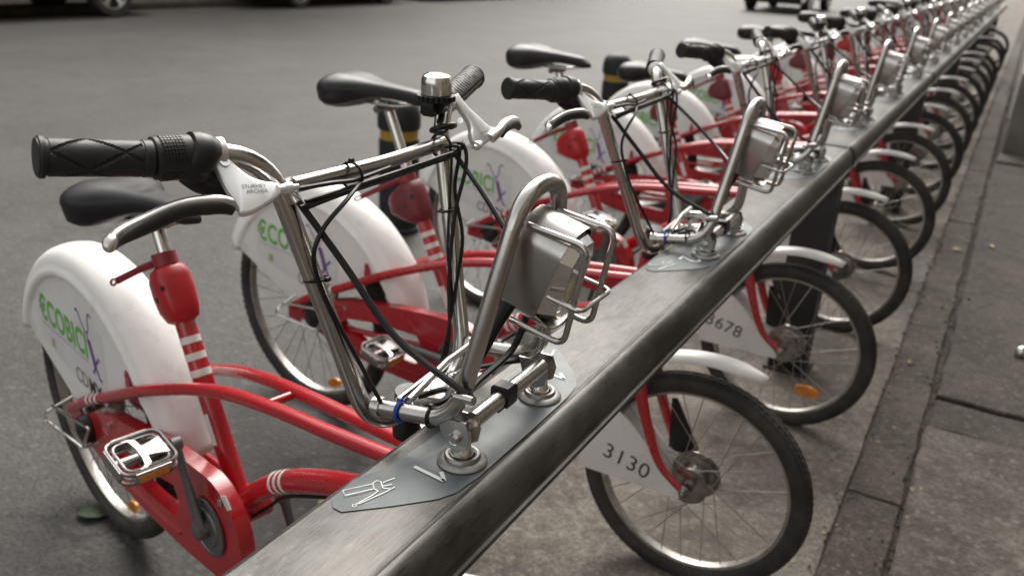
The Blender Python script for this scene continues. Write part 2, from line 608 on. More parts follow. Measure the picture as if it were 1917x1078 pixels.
sheet('ground', -150, 150, -60, 300, -0.03, 'dirt')
sheet('road', -12.6, -0.30, -40, 260, 0.0, 'asphalt')

def slab_piece(mb, x0, x1, y0, y1, ztop, depth=0.06, jag=0.006, bev=0.008, step=0.12):
    pts = []
    def edge(a, b):
        L = (Vector(b) - Vector(a)).length
        k = max(1, int(L / step))
        for i in range(k):
            t = i / k
            j = jag if 0 < i else jag * 0.4
            pts.append((a[0] + (b[0] - a[0]) * t + random.uniform(-j, j), a[1] + (b[1] - a[1]) * t + random.uniform(-j, j)))
    edge((x0, y0), (x1, y0)); edge((x1, y0), (x1, y1)); edge((x1, y1), (x0, y1)); edge((x0, y1), (x0, y0))
    prism(mb, pts, lambda u, v, t: Vector((u, v, t)), ztop - depth, ztop, bev)
    return mb

# concrete gutter strip under the rack, poured in bays
gut = MB()
gutter = None
ys = [-3.0, 0.2, 3.25, 6.4, 9.6, 12.8, 16, 19.2, 22.4, 30, 45, 70]
root_g = MB()
root_g.add([(-0.36, -40, 0.001), (0.28, -40, 0.001), (0.28, 200, 0.001), (-0.36, 200, 0.001)], [(0, 1, 2, 3)])
gutter = root_g.obj('gutter', 'dirt', angle=0, kind='structure')
for i in range(len(ys) - 1):
    mb = MB()
    slab_piece(mb, -0.42 + random.uniform(-.01, .01), 0.279, ys[i] + .005, ys[i + 1] - .005, 0.008, 0.05, 0.003, 0.003)
    mb.obj('concrete_bay', 'concrete', gutter, angle=30)
# kerb stones
kb = MB()
kb.add([(0.27, -40, 0.002), (0.44, -40, 0.002), (0.44, 200, 0.002), (0.27, 200, 0.002)], [(0, 1, 2, 3)])
kerb = kb.obj('kerb', 'dirt', angle=0, kind='structure')
yk = -2.0
joints = [-2.0, -0.3, 1.43, 2.83, 4.62, 6.2, 7.7, 9.2, 10.7, 12.2, 13.7, 15.2, 16.7, 18.2, 20]
for i in range(len(joints) - 1):
    mb = MB()
    slab_piece(mb, 0.284, 0.421, joints[i] + .004, joints[i + 1] - .004, 0.016 + random.uniform(-.003, .003), 0.06, 0.0035, 0.006, 0.07)
    mb.obj('kerb_stone', 'kerb', kerb, angle=30)
# sidewalk slabs
sb = MB()
sb.add([(0.42, -40, -0.012), (9, -40, -0.012), (9, 200, -0.012), (0.42, 200, -0.012)], [(0, 1, 2, 3)])
sidewalk = sb.obj('sidewalk', 'dirt', angle=0, kind='structure')
for (x0, x1, y0, y1, z, m) in [(0.431, 2.2, -2.4, 1.95, 0.020, 'paleslab'), (0.440, 0.86, 1.962, 2.176, 0.011, 'slab'), (0.89, 2.2, 1.99, 3.8, 0.010, 'slab'),
                               (0.440, 0.87, 2.19, 6.58, 0.020, 'slab'), (0.89, 2.2, 3.84, 6.58, 0.020, 'slab'), (0.455, 2.2, 6.62, 6.98, 0.03, 'paleslab'),
                               (2.22, 5.0, -2.4, 1.95, 0.02, 'slab'), (2.22, 5, 1.99, 6.58, 0.02, 'slab'), (2.22, 5, 6.6, 20, 0.02, 'slab')]:
    mb = MB()
    slab_piece(mb, x0, x1, y0, y1, z, 0.05, 0.005, 0.006, 0.08)
    mb.obj('paving_slab', m, sidewalk, angle=30)
for i in range(9):
    mb = MB()
    slab_piece(mb, 0.46, 2.2, 9.0 + i * 1.5, 10.48 + i * 1.5, 0.02, 0.05, 0.008, 0.006, 0.15)
    mb.obj('paving_slab', 'slab', sidewalk, angle=30)

# dirt and grit lying in the joints
mb = MB()
for k in range(4200):
    y = random.uniform(0.6, 12) ** 1.0
    x = random.choice([0.43 + random.gauss(0, 0.012), 0.283 + random.gauss(0, 0.010), 0.43 + random.gauss(0, 0.03)])
    if random.random() < 0.02:
        x = random.uniform(-0.3, 0.9)
    s = 0.001 + 0.005 * random.random() ** 3
    z = 0.012 if x < 0.28 else (0.020 if (x < 0.415 and x > 0.29) else 0.004)
    if x > 0.47:
        z = 0.022
    a, b, c = random.uniform(.6, 1.3), random.uniform(.6, 1.3), random.uniform(.5, 1)
    vs = [(x + s * a, y, z), (x, y + s * b, z), (x - s * a, y, z), (x, y - s * b, z), (x, y, z + s * c), (x, y, z - s)]
    mb.add(vs, [(0, 1, 4), (1, 2, 4), (2, 3, 4), (3, 0, 4), (1, 0, 5), (2, 1, 5), (3, 2, 5), (0, 3, 5)])
mb.obj('grit', 'dirt', angle=0, kind='stuff', label='dark grit and crumbs of soil lying in the kerb joints', category='grit')
mb = MB()
for k in range(700):
    y = random.uniform(0.0, 9)
    x = -0.6 - abs(random.gauss(0, 1.8))
    s = random.uniform(0.0015, 0.005)
    z = 0.001
    vs = [(x + s, y, z), (x, y + s, z), (x - s, y, z), (x, y - s, z), (x, y, z + s * .8)]
    mb.add(vs, [(0, 1, 4), (1, 2, 4), (2, 3, 4), (3, 0, 4)])
mb.obj('road_grit', 'concrete', angle=0, kind='stuff', label='small pale stones scattered over the dark asphalt road', category='gravel')

mb = MB()
for k in range(160):
    y = random.uniform(0.2, 10)
    x = random.choice([0.43 + random.gauss(0, 0.02), 0.28 + random.gauss(0, 0.02), random.uniform(-0.35, 0.95), -0.5 - abs(random.gauss(0, 1.2))])
    s_ = random.uniform(.003, .010)
    a = random.uniform(0, PI)
    z = (0.012 if x < .28 else 0.022) if x > -.36 else .002
    c_, d_ = math.cos(a), math.sin(a)
    mb.add([(x - c_ * s_, y - d_ * s_, z), (x + d_ * s_ * .45, y - c_ * s_ * .45, z + .002), (x + c_ * s_, y + d_ * s_, z + .001), (x - d_ * s_ * .45, y + c_ * s_ * .45, z + .0015)], [(0, 1, 2, 3)])
mb.obj('leaf_litter', 'dryleaf', angle=0, kind='stuff', label='tiny yellow leaf flecks scattered over the kerb and pavement', category='leaf litter')

# far side of the street: kerb, planted verge, rubble wall
mb = MB()
box(mb, (-12.7, 60, 0.05), (0.2, 220, 0.14), bev=0.02)
mb.obj('far_kerb', 'kerb', kind='structure')
sheet('far_verge', -40, -12.8, -60, 260, 0.08, 'dirt')
wall = empty('garden_wall', (-15.5, 20, 0), label='low rough brown stone wall behind the parked cars across the street', category='wall')
mb = MB()
box(mb, (0, 0, 0.45), (0.4, 90, 0.9), bev=0.03)
mb.obj('masonry', 'stonewall', wall)
mb = MB()
box(mb, (0, 0, 0.96), (0.5, 90, 0.1), bev=0.02)
mb.obj('coping', 'planter', wall)

def leafmass(name, c, size, n, leaf, m, parent=None, **p):
    mb = MB()
    for k in range(n):
        while True:
            d = Vector((random.uniform(-1, 1), random.uniform(-1, 1), random.uniform(-1, 1)))
            if 0.2 < d.length < 1:
                break
        pos = Vector(c) + Vector((d.x * size[0], d.y * size[1], d.z * size[2]))
        a = Vector((random.gauss(0, 1), random.gauss(0, 1), random.gauss(0, 1))).normalized()
        b = a.cross(Vector((random.gauss(0, 1), random.gauss(0, 1), random.gauss(0, 1)))).normalized()
        s = leaf * random.uniform(.6, 1.3)
        mb.add([pos - a * s, pos + b * s * .5, pos + a * s, pos - b * s * .5], [(0, 1, 2, 3)])
    return mb.obj(name, m, parent, angle=0, **p)

def tree(x, y, h, cr, label):  # added trees: crowns block sky and show in the metal reflections
    t = empty('added_street_tree', (x, y, 0), label=label, category='tree', group='trees added for shade and reflections')
    mb = MB()
    tube(mb, catmull([(0, 0, 0), (.05, .05, h * .3), (-.05, .1, h * .55), (0, 0, h * .8)], 4), [0.2 - 0.012 * i for i in range(13)], 10)
    for k in range(6):
        a = k * 1.05 + random.random()
        z0 = h * (.45 + .05 * k)
        tube(mb, [(0, 0.05, z0), (math.cos(a) * cr * .4, math.sin(a) * cr * .4, z0 + h * .15), (math.cos(a) * cr * .75, math.sin(a) * cr * .75, z0 + h * .22)], [.09, .06, .02], 6)
    mb.obj('trunk', 'bark', t)
    mbc = []
    for k in range(12):
        a = random.uniform(0, 2 * PI)
        rr = random.uniform(.2, .75) * cr
        mbc.append((math.cos(a) * rr, math.sin(a) * rr, h * random.uniform(.62, .98)))
    mb = MB()
    for c in mbc:
        for k in range(330):
            d = Vector((random.gauss(0, .5), random.gauss(0, .5), random.gauss(0, .36)))
            pos = Vector(c) + d * cr * .45
            a = Vector((random.gauss(0, 1), random.gauss(0, 1), random.gauss(0, .5))).normalized()
            b = a.cross(Vector((random.gauss(0, 1), random.gauss(0, 1), random.gauss(0, 1)))).normalized()
            s = random.uniform(.08, .17)
            mb.add([pos - a * s, pos + b * s * .5, pos + a * s, pos - b * s * .5], [(0, 1, 2, 3)])
    mb.obj('crown', 'foliage', t, angle=0)
    return t

# planter boxes on the sidewalk
def planter(x0, x1, y0, y1, h, label):
    p = empty('concrete_planter', ((x0 + x1) / 2, (y0 + y1) / 2, 0.02), label=label, category='planter', group='planters on the sidewalk')
    w, d = x1 - x0, y1 - y0
    mb = MB()
    for (cx, cy, sx, sy) in ((0, -d / 2 + .05, w, .1), (0, d / 2 - .05, w, .1), (-w / 2 + .05, 0, .1, d - .2), (w / 2 - .05, 0, .1, d - .2)):
        box(mb, (cx, cy, h / 2), (sx, sy, h), bev=0.008)
    mb.obj('wall', 'planter', p)
    mb = MB()
    box(mb, (0, 0, h - .12), (w - .2, d - .2, .06))
    mb.obj('soil', 'dirt', p)
    leafmass('shrub', (0, 0, h + .15), (w * .4, d * .45, .35), 900, 0.05, 'foliage', p)
    return p
planter(0.475, 1.6, 7.02, 8.9, 0.62, 'nearer concrete planter box standing at the right edge behind the last kerb slabs')
planter(0.56, 1.6, 24.0, 26.0, 0.62, 'farther concrete planter box on the sidewalk near the far end of the rack')

def unseen_building(x, y0, y1, h, side, m, label, nw):  # unseen facades added to darken the horizon, reflections and ambient light
    b = empty('unseen_building', (x, (y0 + y1) / 2, 0), label=label, category='unseen_building', group='unseen facades added around the street')
    L = y1 - y0
    mb = MB()
    box(mb, (-side * 2.0, 0, h / 2), (4, L, h), bev=.05)
    mb.obj('wall', m, b, angle=0)
    mb = MB()
    box(mb, (-side * 1.9, 0, h + .15), (4.4, L + .1, .3), bev=.05)
    mb.obj('cornice', 'planter', b, angle=0)
    for fl in range(int(h / 3.2)):
        for k in range(nw):
            yy = -L / 2 + L * (k + .5) / nw
            mb = MB()
            box(mb, (side * .02, yy, 1.9 + fl * 3.2), (.1, 1.5, 1.8), bev=.02)
            w_ = mb.obj('window', 'planter', b, angle=0)
            mb = MB()
            box(mb, (side * .075, yy, 1.9 + fl * 3.2), (.03, 1.3, 1.6))
            mb.obj('pane', 'glass', w_, angle=0)
    return b
unseen_building(-19, -14, 12, 9.5, 1, 'plaster', 'unseen ochre plastered facade with windows, added to darken the horizon behind the garden wall, nearest', 7)
unseen_building(-19, 12.2, 40, 12.5, 1, 'stonewall', 'unseen brown stone facade with windows, added to darken the horizon, farther along behind the garden wall', 8)
unseen_building(6.2, -14, 16, 9.5, -1, 'plaster', 'unseen ochre plastered facade with windows, added on the sidewalk side to darken reflections, nearer', 8)
unseen_building(6.2, 16.2, 50, 12.5, -1, 'plaster', 'unseen tall plastered facade with windows, added on the sidewalk side to darken reflections, farther', 9)
tree(2.7, 4.6, 7.0, 2.6, 'unseen leafy tree added on the sidewalk right of the rack for its reflections, nearer')
tree(2.7, 13.0, 7.5, 2.8, 'unseen leafy tree added on the sidewalk right of the rack for its reflections, farther')
tree(-14.2, 3.0, 8, 3.2, 'leafy tree added on the far verge for its reflections, behind the black parked car')
tree(-14.2, 15.0, 8, 3.2, 'leafy tree added on the far verge for its reflections, behind the dark parked car')

# ------------------------------------------------------------------ docking rail
ZT = 0.82
def rail_profile():
    P = [(-0.101, 0.757), (-0.103, 0.765), (-0.103, 0.800), (-0.101, 0.811), (-0.096, 0.819), (-0.089, 0.8222), (-0.083, 0.8215), (-0.079, 0.8200),
         (0.0135, 0.8200), (0.0165, 0.8188), (0.0195, 0.8192), (0.023, 0.8216), (0.0275, 0.8210), (0.032, 0.8185), (0.036, 0.8145), (0.0395, 0.8090), (0.042, 0.802), (0.0438, 0.794), (0.0445, 0.785), (0.0445, 0.775), (0.0430, 0.771), (0.0450, 0.767), (0.0490, 0.766), (0.0495, 0.760), (0.046, 0.757)]
    return P
rjoints = [-0.43, 2.085, 4.60, 7.22, 9.82, 12.42, 15.02, 17.4]
POSTX = -0.045
def rail(i, y0, y1):
    where = ['in the foreground, carrying the slots marked 1 to 3', 'just behind the first rail joint', 'third from the camera', 'fourth from the camera', 'fifth from the camera', 'sixth from the camera', 'at the far end of the rack'][i]
    r = empty('docking_rail', (0, y0, 0), label='long grey brushed steel docking rail ' + where, category='docking rail', group='docking rail sections of the bike rack')
    L = y1 - y0
    P = rail_profile()
    mb = MB()
    n = len(P)
    ysx = [0.006, L - 0.006]
    vs = [(x, yy, z) for yy in ysx for (x, z) in P]
    fs = [(k, (k + 1) % n, n + (k + 1) % n, n + k) for k in range(n)] + [tuple(range(n)), tuple(range(2 * n - 1, n - 1, -1))]
    mb.add(vs, fs)
    mb.obj('rail_body', 'rail', r, angle=28)
    # gasket collar at the joint
    mb = MB()
    cx = -0.028
    G = [(cx + (x - cx) * 1.045, 0.79 + (z - 0.79) * 1.10) for x, z in P]
    vs = [(x, yy, z) for yy in (-0.019, 0.017) for (x, z) in G]
    if i == 0:
        G2 = [(cx + (x - cx) * .9, 0.79 + (z - 0.79) * .9) for x, z in P]
        vs = [(x, -.012, z) for (x, z) in G] + [(x, .006, z) for (x, z) in G]
    mb.add(vs, fs)
    mb.obj('joint_gasket', 'gasket', r, angle=28)
    # post under the joint
    mb = MB()
    poly = [(POSTX - .062, -.05), (POSTX + .062, -.05), (POSTX + .062, .05), (POSTX - .062, .05)]
    yo = 0.045 if i else 0.1
    prism(mb, poly, lambda u, v, t: Vector((u, v + yo, t)), 0.014, 0.755, 0.006)
    mb.obj('post', 'post', r)
    mb = MB()
    box(mb, (POSTX, yo, 0.013), (0.15, 0.13, 0.012), bev=0.003)
    mb.obj('foot_plate', 'post', r)
    return r
rails = [rail(i, rjoints[i], rjoints[i + 1]) for i in range(len(rjoints) - 1)]

D = 0.8662
YC = -0.0127
# stickers and sockets, one set per slot
ST = [(-0.086, -0.229), (-0.078, -0.237), (-0.066, -0.238), (-0.03, -0.202), (0.002, -0.166), (0.012, -0.145), (0.016, -0.11), (0.017, 0.0)]
STo = ST + [(u, -v) for u, v in reversed(ST[:-1])] + [(-0.091, 0.19), (-0.078, 0.15), (-0.072, 0.08), (-0.071, 0), (-0.072, -0.08), (-0.078, -0.15), (-0.091, -0.19)]
STo = [tuple(p[:2]) for p in [(-0.0905 if u < -0.0905 else u, v) for u, v in STo]]
PICT = {'grip': [(-0.0866, -0.2117), (-0.0693, -0.1827), (-0.0632, -0.1893), (-0.0790, -0.2167), (-0.0866, -0.2117)],
        'clamp': [(-0.064, -0.1883), (-0.0703, -0.1819), (-0.0699, -0.176), (-0.065, -0.1751), (-0.0561, -0.183)],
        'arm': [(-0.0632, -0.1893), (-0.0573, -0.1898), (-0.057, -0.1971), (-0.0616, -0.222)],
        'lever': [(-0.0594, -0.2191), (-0.0488, -0.1841), (-0.0469, -0.1746)],
        'l2': [(-0.0623, -0.1749), (-0.0571, -0.161)], 'l3': [(-0.0581, -0.1804), (-0.0524, -0.1722)], 'l4': [(-0.0561, -0.183), (-0.0472, -0.179)]}
def slot(n):
    i = max(k for k in range(len(rails)) if rjoints[k] <= n * D)
    r = rails[i]
    y0 = n * D + YC - rjoints[i]
    mb = MB()
    vs = [(u, y0 + v, ZT + 0.0012 + (0.0018 if u < -0.082 else 0)) for u, v in STo]
    k = len(vs)
    c = len(vs)
    vs.append((-0.03, y0, ZT + 0.0012))
    mb.add(vs, [(j, (j + 1) % k, c) for j in range(k)])
    s = mb.obj('sticker', 'sticker', r, angle=0)
    mb = MB()
    fn = lambda u, v, t: Vector((u, y0 + v, ZT + 0.0022 + 0.0016 * max(0, min(1, (-.074 - u) / .006))))
    for sgn in (1, -1):
        for pl in PICT.values():
            ribbon(mb, [(u, v * sgn) for u, v in pl], 0.0014, fn)
        ring = [(-0.0612 + .0022 * math.cos(a), (-0.2235 + .0022 * math.sin(a)) * sgn) for a in [j * PI / 4 for j in range(9)]]
        ribbon(mb, ring, 0.001, fn)
    mb.obj('pictogram', 'stickerink', s, angle=0)
    txt = str(n + 1)
    if n == 0:
        for sgn, yc in ((1, 0.0), (1, 0.288)):
            mb = MB()
            ribbon(mb, [(-0.0526, -0.1315 + yc), (-0.0097, -0.1361 + yc)], 0.0048, fn)
            ribbon(mb, [(-0.0097, -0.1361 + yc), (-0.0222, -0.1235 + yc)], 0.0048, fn)
            mb.obj('numeral', 'stickerink', s, angle=0)
    else:
        for yc in (-0.134, 0.152):
            t = text_mesh(txt, 0.058, lambda u, v, t_: Vector((-0.052 + v, y0 + yc - u, ZT + 0.0022)))
            t.obj('numeral', 'stickerink', s, angle=0)
    for sg in (-1, 1):
        mb = MB()
        c = (-0.0155, y0 + sg * 0.0915, ZT + 0.0015)
        lathe(mb, [(0.0, 0.0), (0.0285, 0.0), (0.0285, 0.002), (0.0265, 0.0042), (0.021, 0.006), (0.0205, 0.0085), (0.019, 0.0105), (0.0165, 0.0108), (0.0145, 0.009), (0.0142, 0.002), (0, 0.002)], c, (0, 0, 1), 32)
        mb.obj('socket_ring', 'darksteel', r, angle=35)

NB = 20
for n in range(NB):
    slot(n)

# ------------------------------------------------------------------ bicycle
PIV = Vector((-0.0844, -0.006, 0))
FRONT, REAR = [], []

def build_bike():
    root = empty('bicycle', (0, 0, 0))
    FL = []
    Rr = []  # rear (frame)
    S = []   # saddle group, moves with seat height
    def front(o): FL.append(o); o.parent = root; o.location = (0, YC, 0); return o
    def rear(o): Rr.append(o); o.parent = root; return o
    sub = lambda o, p: (setattr(o, 'parent', p), o)[1]

    # ---------------- handlebar: one U-shaped tube with swept grips
    mb = MB()
    def side(s):
        return [(-0.292, s * 0.340, 1.1665), (-0.262, s * 0.263, 1.157), (-0.226, s * 0.158, 1.152), (-0.138, s * 0.100, 0.856), (-0.122, s * 0.06, 0.822)]
    L = side(-1)
    Rp = side(1)
    path = fillet(L[:3] + [(-0.136, -0.101, 0.822)] + [(-0.136, 0.101, 0.822)] + Rp[:3][::-1], [0, .03, .072, .055, .055, .072, .03, 0], 8)
    tube(mb, path, 0.0112, 14)
    handlebar = front(mb.obj('handlebar', 'steel'))
    mb = MB()
    tube(mb, catmull([(-0.205, -0.142, 1.116), (-0.200, -0.07, 1.116), (-0.197, 0, 1.116), (-0.200, 0.07, 1.116), (-0.205, 0.142, 1.116)], 4), 0.0088, 12)
    front(mb.obj('crossbar', 'steel'))
    # hoop that carries the lamp and docks on the rail
    mb = MB()
    h = [(-0.128, -0.1, 0.858), (-0.022, -0.100, 0.874), (0.017, -0.043, 1.128), (0.017, 0.043, 1.128), (-0.022, 0.100, 0.874), (-0.128, 0.1, 0.858)]
    hp = fillet(h, [0, .042, .042, .042, .042, 0], 9)
    tube(mb, hp, 0.0100, 14)
    for s in (-1, 1):
        lathe(mb, [(0.0125, -0.005), (0.0125, 0.004), (0.0112, 0.006)], (-0.126, s * .1, 0.8585), (1, 0, .15), 14)
    front(mb.obj('lamp_hoop', 'steel'))
    # docking brackets, cross rod, pins
    for s in (-1, 1):
        mb = MB()
        poly = [(-0.042, 0.876), (-0.006, 0.878), (0.000, 0.862), (-0.003, 0.846), (-0.014, 0.839), (-0.027, 0.842), (-0.036, 0.856)]
        prism(mb, poly, lambda u, v, t: Vector((u, s * (0.0925 + t), v)), -0.0135, -0.0105 if s < 0 else -0.0105, 0)
        prism(mb, poly, lambda u, v, t: Vector((u, s * (0.0925 + t), v)), 0.0085, 0.0115, 0)
        lathe(mb, [(0.0, 0.018), (0.005, 0.018), (0.0065, 0.016), (0.0065, 0.012), (0, .012)], (-0.0175, s * 0.0925, 0.857), (0, s, 0), 6)
        br = front(mb.obj('docking_bracket', 'steel'))
        mb = MB()
        lathe(mb, [(0.0, 0.0), (0.0125, 0.001), (0.0132, 0.012), (0.0105, 0.016), (0.0105, 0.034), (0.008, .037), (0, .037)], (-0.0165, s * 0.0915, 0.8235), (0, 0, 1), 20)
        sub(mb.obj('docking_pin', 'chrome'), br)
        mb = MB()
        lathe(mb, [(0.0, 0.0), (0.0052, 0.0), (0.0075, 0.0015), (0.0075, -.003), (0, -.003)], (-0.0175, s * 0.1065, 0.857), (0, s, 0), 14)
        sub(mb.obj('bolt', 'chrome'), br)
    mb = MB()
    tube(mb, [(-0.0105, -0.081, 0.870), (-0.0105, 0.081, 0.870)], 0.0102, 16)
    front(mb.obj('docking_rod', 'steel'))
    mb = MB()
    box(mb, (-0.0105, -0.012, 0.8725), (0.024, 0.022, 0.026), bev=0.003)
    box(mb, (-0.0105, -0.028, 0.866), (0.014, 0.012, 0.016), bev=0.002)
    front(mb.obj('plastic_clip', 'blackplastic'))
    # stem plate with screws, diagonal stays
    mb = MB()
    box(mb, (-0.083, 0.0, 0.855), (0.05, 0.085, 0.004), Matrix.Rotation(R(-8), 3, 'Y'), 0.001)
    box(mb, (-0.112, 0.0, 0.832), (0.03, 0.062, 0.028), Matrix.Rotation(R(-8), 3, 'Y'), 0.004)
    plate = front(mb.obj('stem_plate', 'alloy'))
    for (x, y) in ((-0.073, -0.03), (-0.073, 0.006), (-0.104, -0.034), (-0.104, 0.02)):
        mb = MB()
        lathe(mb, [(0.0073, 0), (0.0073, 0.0012), (0.0055, 0.0034), (0.0, 0.0042)], (x, y, 0.858 + (x + .083) * .14), (0.14, 0, 1), 16)
        sub(mb.obj('screw', 'chrome', None), plate)
    mb = MB()
    tube(mb, [(-0.088, -0.094, 0.876), (-0.100, 0.0, 0.883), (-0.112, 0.094, 0.876)], 0.0048, 10)
    tube(mb, [(-0.104, -0.094, 0.872), (-0.118, 0.094, 0.871)], 0.0035, 8)
    front(mb.obj('stay_rod', 'steel'))
    # steerer and headset
    mb = MB()
    lathe(mb, [(0.0, 0), (0.018, 0), (0.019, .010), (0.0165, .016), (0.0165, 0.05), (0.021, .054), (0.021, .066), (0, .066)], (-0.160, 0, 0.760), (0.12, 0, 1), 22)
    front(mb.obj('headset', 'blackplastic'))

    # ---------------- grips
    for s in (-1, 1):
        a = Vector((-0.2985, s * 0.357, 1.1690))
        b = Vector((-0.262, s * 0.268, 1.1575)) if s < 0 else Vector((-0.248, s * 0.205, 1.1555))
        ax = (b - a).normalized()
        Lg = (b - a).length
        x_, y_, _ = basis(ax)
        mb = MB()
        seg = 72
        rows = 100
        vs = []
        for i in range(rows + 1):
            t = i / rows
            d = t * Lg
            base = 0.0165 if s < 0 else 0.0178
            if d < 0.006:
                base = 0.0188 if d > 0.0015 else 0.0170
            elif d > Lg - 0.008:
                base = 0.0176
            for k in range(seg):
                th = 2 * PI * k / seg
                r = base
                if 0.009 < d < Lg - 0.010:
                    if s < 0:
                        u = (d - .009) / 0.031
                        tri = abs((u + th / (2 * PI) * 6) % 2 - 1)
                        tri2 = abs((u - th / (2 * PI) * 6) % 2 - 1)
                        if min(tri, tri2) < 0.10:
                            r -= 0.0012
                        else:
                            r += 0.0006
                    else:
                        u = (d + 0.004 * math.cos(th * 5)) / 0.010
                        if (u % 1) < 0.22:
                            r -= 0.0016
                        if abs(th - PI * .5) < .09 or abs(th - PI * 1.5) < .09:
                            r -= 0.0012
                vs.append(a + ax * d + (x_ * math.cos(th) + y_ * math.sin(th)) * r)
        fs = []
        for i in range(rows):
            for k in range(seg):
                k2 = (k + 1) % seg
                fs.append((i * seg + k, i * seg + k2, (i + 1) * seg + k2, (i + 1) * seg + k))
        vs.append(a - ax * 0.001)
        fs += [(k, (k + 1) % seg, len(vs) - 1) for k in range(seg)]
        mb.add(vs, fs)
        front(mb.obj('grip', 'grip', angle=25))
    # twist shifter on the near side
    a = Vector((-0.262, -0.263, 1.157))
    ax = (Vector((-0.226, -0.158, 1.152)) - a).normalized()
    mb = MB()
    lathe(mb, [(0.0172, -0.004), (0.0205, -0.002), (0.0208, 0.006), (0.0214, 0.026), (0.0212, 0.032), (0.0, .032)], a, ax, 36)
    sh = front(mb.obj('twist_shifter', 'grip', angle=30))
    mb = MB()
    x_, y_, _ = basis(ax)
    for i in range(7):
        for k in range(36):
            if k % 12 in (9, 10, 11):
                continue
            th = 2 * PI * (k + .5) / 36
            d = 0.004 + i * 0.0031
            p = a + ax * d + (x_ * math.cos(th) + y_ * math.sin(th)) * 0.0213
            rm = Matrix((ax, (-x_ * math.sin(th) + y_ * math.cos(th)), (x_ * math.cos(th) + y_ * math.sin(th)))).transposed()
            box(mb, p, (0.0024, 0.0029, 0.0016), rm)
    sub(mb.obj('knurling', 'grip', angle=0), sh)
    mb = MB()
    dn = V(.25, 0, -1)
    def ring(d, rad, off):
        return a + ax * d + dn * off, rad
    cs = [ring(.028, .0220, .0), ring(.031, .0250, .001), ring(.038, .0262, .002), ring(.046, .0255, .003), ring(.051, .0225, .005), ring(.053, .016, .007)]
    tube(mb, [c_[0] for c_ in cs], [c_[1] for c_ in cs], 28)
    path = [a + ax * .036 + V(-.004, .0, -.014), a + ax * .044 + V(.000, .000, -.024), a + ax * .054 + V(.006, .002, -.031), a + ax * .064 + V(.012, .004, -.036)]
    tube(mb, catmull(path, 4), [.017, .017, .0165, .016, .0155, .0145, .0135, .0125, .0115, .010, .0085, .007, .005], 14)
    sub(mb.obj('shifter_housing', 'blackplastic'), sh)
    # bell on the far side
    bell = MB()
    bb = Vector((-0.227, 0.153, 1.1665))
    bax = (0.02, -0.04, 1)
    prof = []
    lathe(bell, [(0.0, 0.0), (0.0215, 0.0), (0.0215, 0.006), (0.019, .009), (0, .009)], bb, bax, 30)
    box(bell, bb + V(-.006, -.006, -.010), (.020, .014, .022), bev=.004)
    tube(bell, [bb + V(0, -.002, -.004), bb + V(0, .012, -.004)], .0145, 16)
    for k in range(20):
        th = 2 * PI * k / 20
        lathe(bell, [(0.0034, 0), (0.0034, .007), (0, .007)], bb + V(.0225 * math.cos(th), .0225 * math.sin(th), 0), bax, 7)
    bl = front(bell.obj('bell', 'blackplastic'))
    mb = MB()
    lathe(mb, [(0.0198, 0.0), (0.0204, 0.001), (0.0202, 0.013), (0.0197, 0.019), (0.0178, 0.0242), (0.0135, 0.0265), (0.0098, 0.0268), (0.0090, .0262), (0, .0262)], bb + V(0, 0, .008), bax, 40)
    sub(mb.obj('bell_cap', 'chrome', angle=30), bl)
    mb = MB()
    lathe(mb, [(0.0084, 0.0), (0.0084, .0005), (0, .0005)], bb + V(0.0006, -0.0014, .0343), bax, 24)
    sub(mb.obj('bell_badge', 'darkgrey'), bl)

    # ---------------- brake lever brackets and levers
    NEARP = [(-0.2538, -0.2077, 1.1698), (-0.2468, -0.1931, 1.1686), (-0.238, -0.1981, 1.1579), (-0.2267, -0.1987, 1.1463), (-0.2142, -0.1941, 1.1356), (-0.2041, -0.1844, 1.1294), (-0.1958, -0.17, 1.1268), (-0.1877, -0.1739, 1.1171), (-0.1892, -0.1935, 1.1109), (-0.1916, -0.2145, 1.1049), (-0.1969, -0.2245, 1.1062), (-0.2015, -0.2195, 1.1128), (-0.2149, -0.2207, 1.1257), (-0.2266, -0.2188, 1.1383), (-0.2369, -0.2192, 1.1484), (-0.2470, -0.2160, 1.1600)]
    FARP = [(-0.2334, 0.2045, 1.1661), (-0.2337, 0.2159, 1.1684), (-0.2299, 0.216, 1.1638), (-0.2175, 0.2201, 1.1495), (-0.2068, 0.2294, 1.138), (-0.1973, 0.2347, 1.1274), (-0.1917, 0.2446, 1.1222), (-0.186, 0.2358, 1.1139), (-0.1827, 0.2194, 1.1072), (-0.1846, 0.1987, 1.1062), (-0.1886, 0.1899, 1.1096), (-0.1974, 0.1936, 1.1209), (-0.2014, 0.2022, 1.1271), (-0.2104, 0.2062, 1.1387), (-0.2212, 0.2033, 1.1512), (-0.2278, 0.2024, 1.1591)]
    def subdiv(P):
        P = [Vector(p) for p in P]
        for _ in range(2):
            Q = []
            for q in range(len(P)):
                a_, b_ = P[q], P[(q + 1) % len(P)]
                Q += [a_ * .75 + b_ * .25, a_ * .25 + b_ * .75]
            P = Q
        return P
    for s in (-1, 1):
        P3 = subdiv(NEARP if s < 0 else FARP)
        nv = Vector((.68, -.27, .68)) if s < 0 else Vector((.75, -.1, .62))
        nv.normalize()
        c0 = sum(P3, Vector()) / len(P3)
        ux = (P3[0] - c0)
        ux = (ux - nv * ux.dot(nv)).normalized()
        vy = nv.cross(ux)
        poly = [((p - c0).dot(ux), (p - c0).dot(vy)) for p in P3]
        mb = MB()
        n0 = len(poly)
        layers = [(1.6, -.0085), (.4, -.0080), (0, -.0065), (0, -.0015), (.45, -.0004), (1.4, .0004), (3.0, .0008)]
        vs = []
        # inward offset using neighbour normals
        area = sum(poly[k][0] * poly[(k + 1) % n0][1] - poly[(k + 1) % n0][0] * poly[k][1] for k in range(n0))
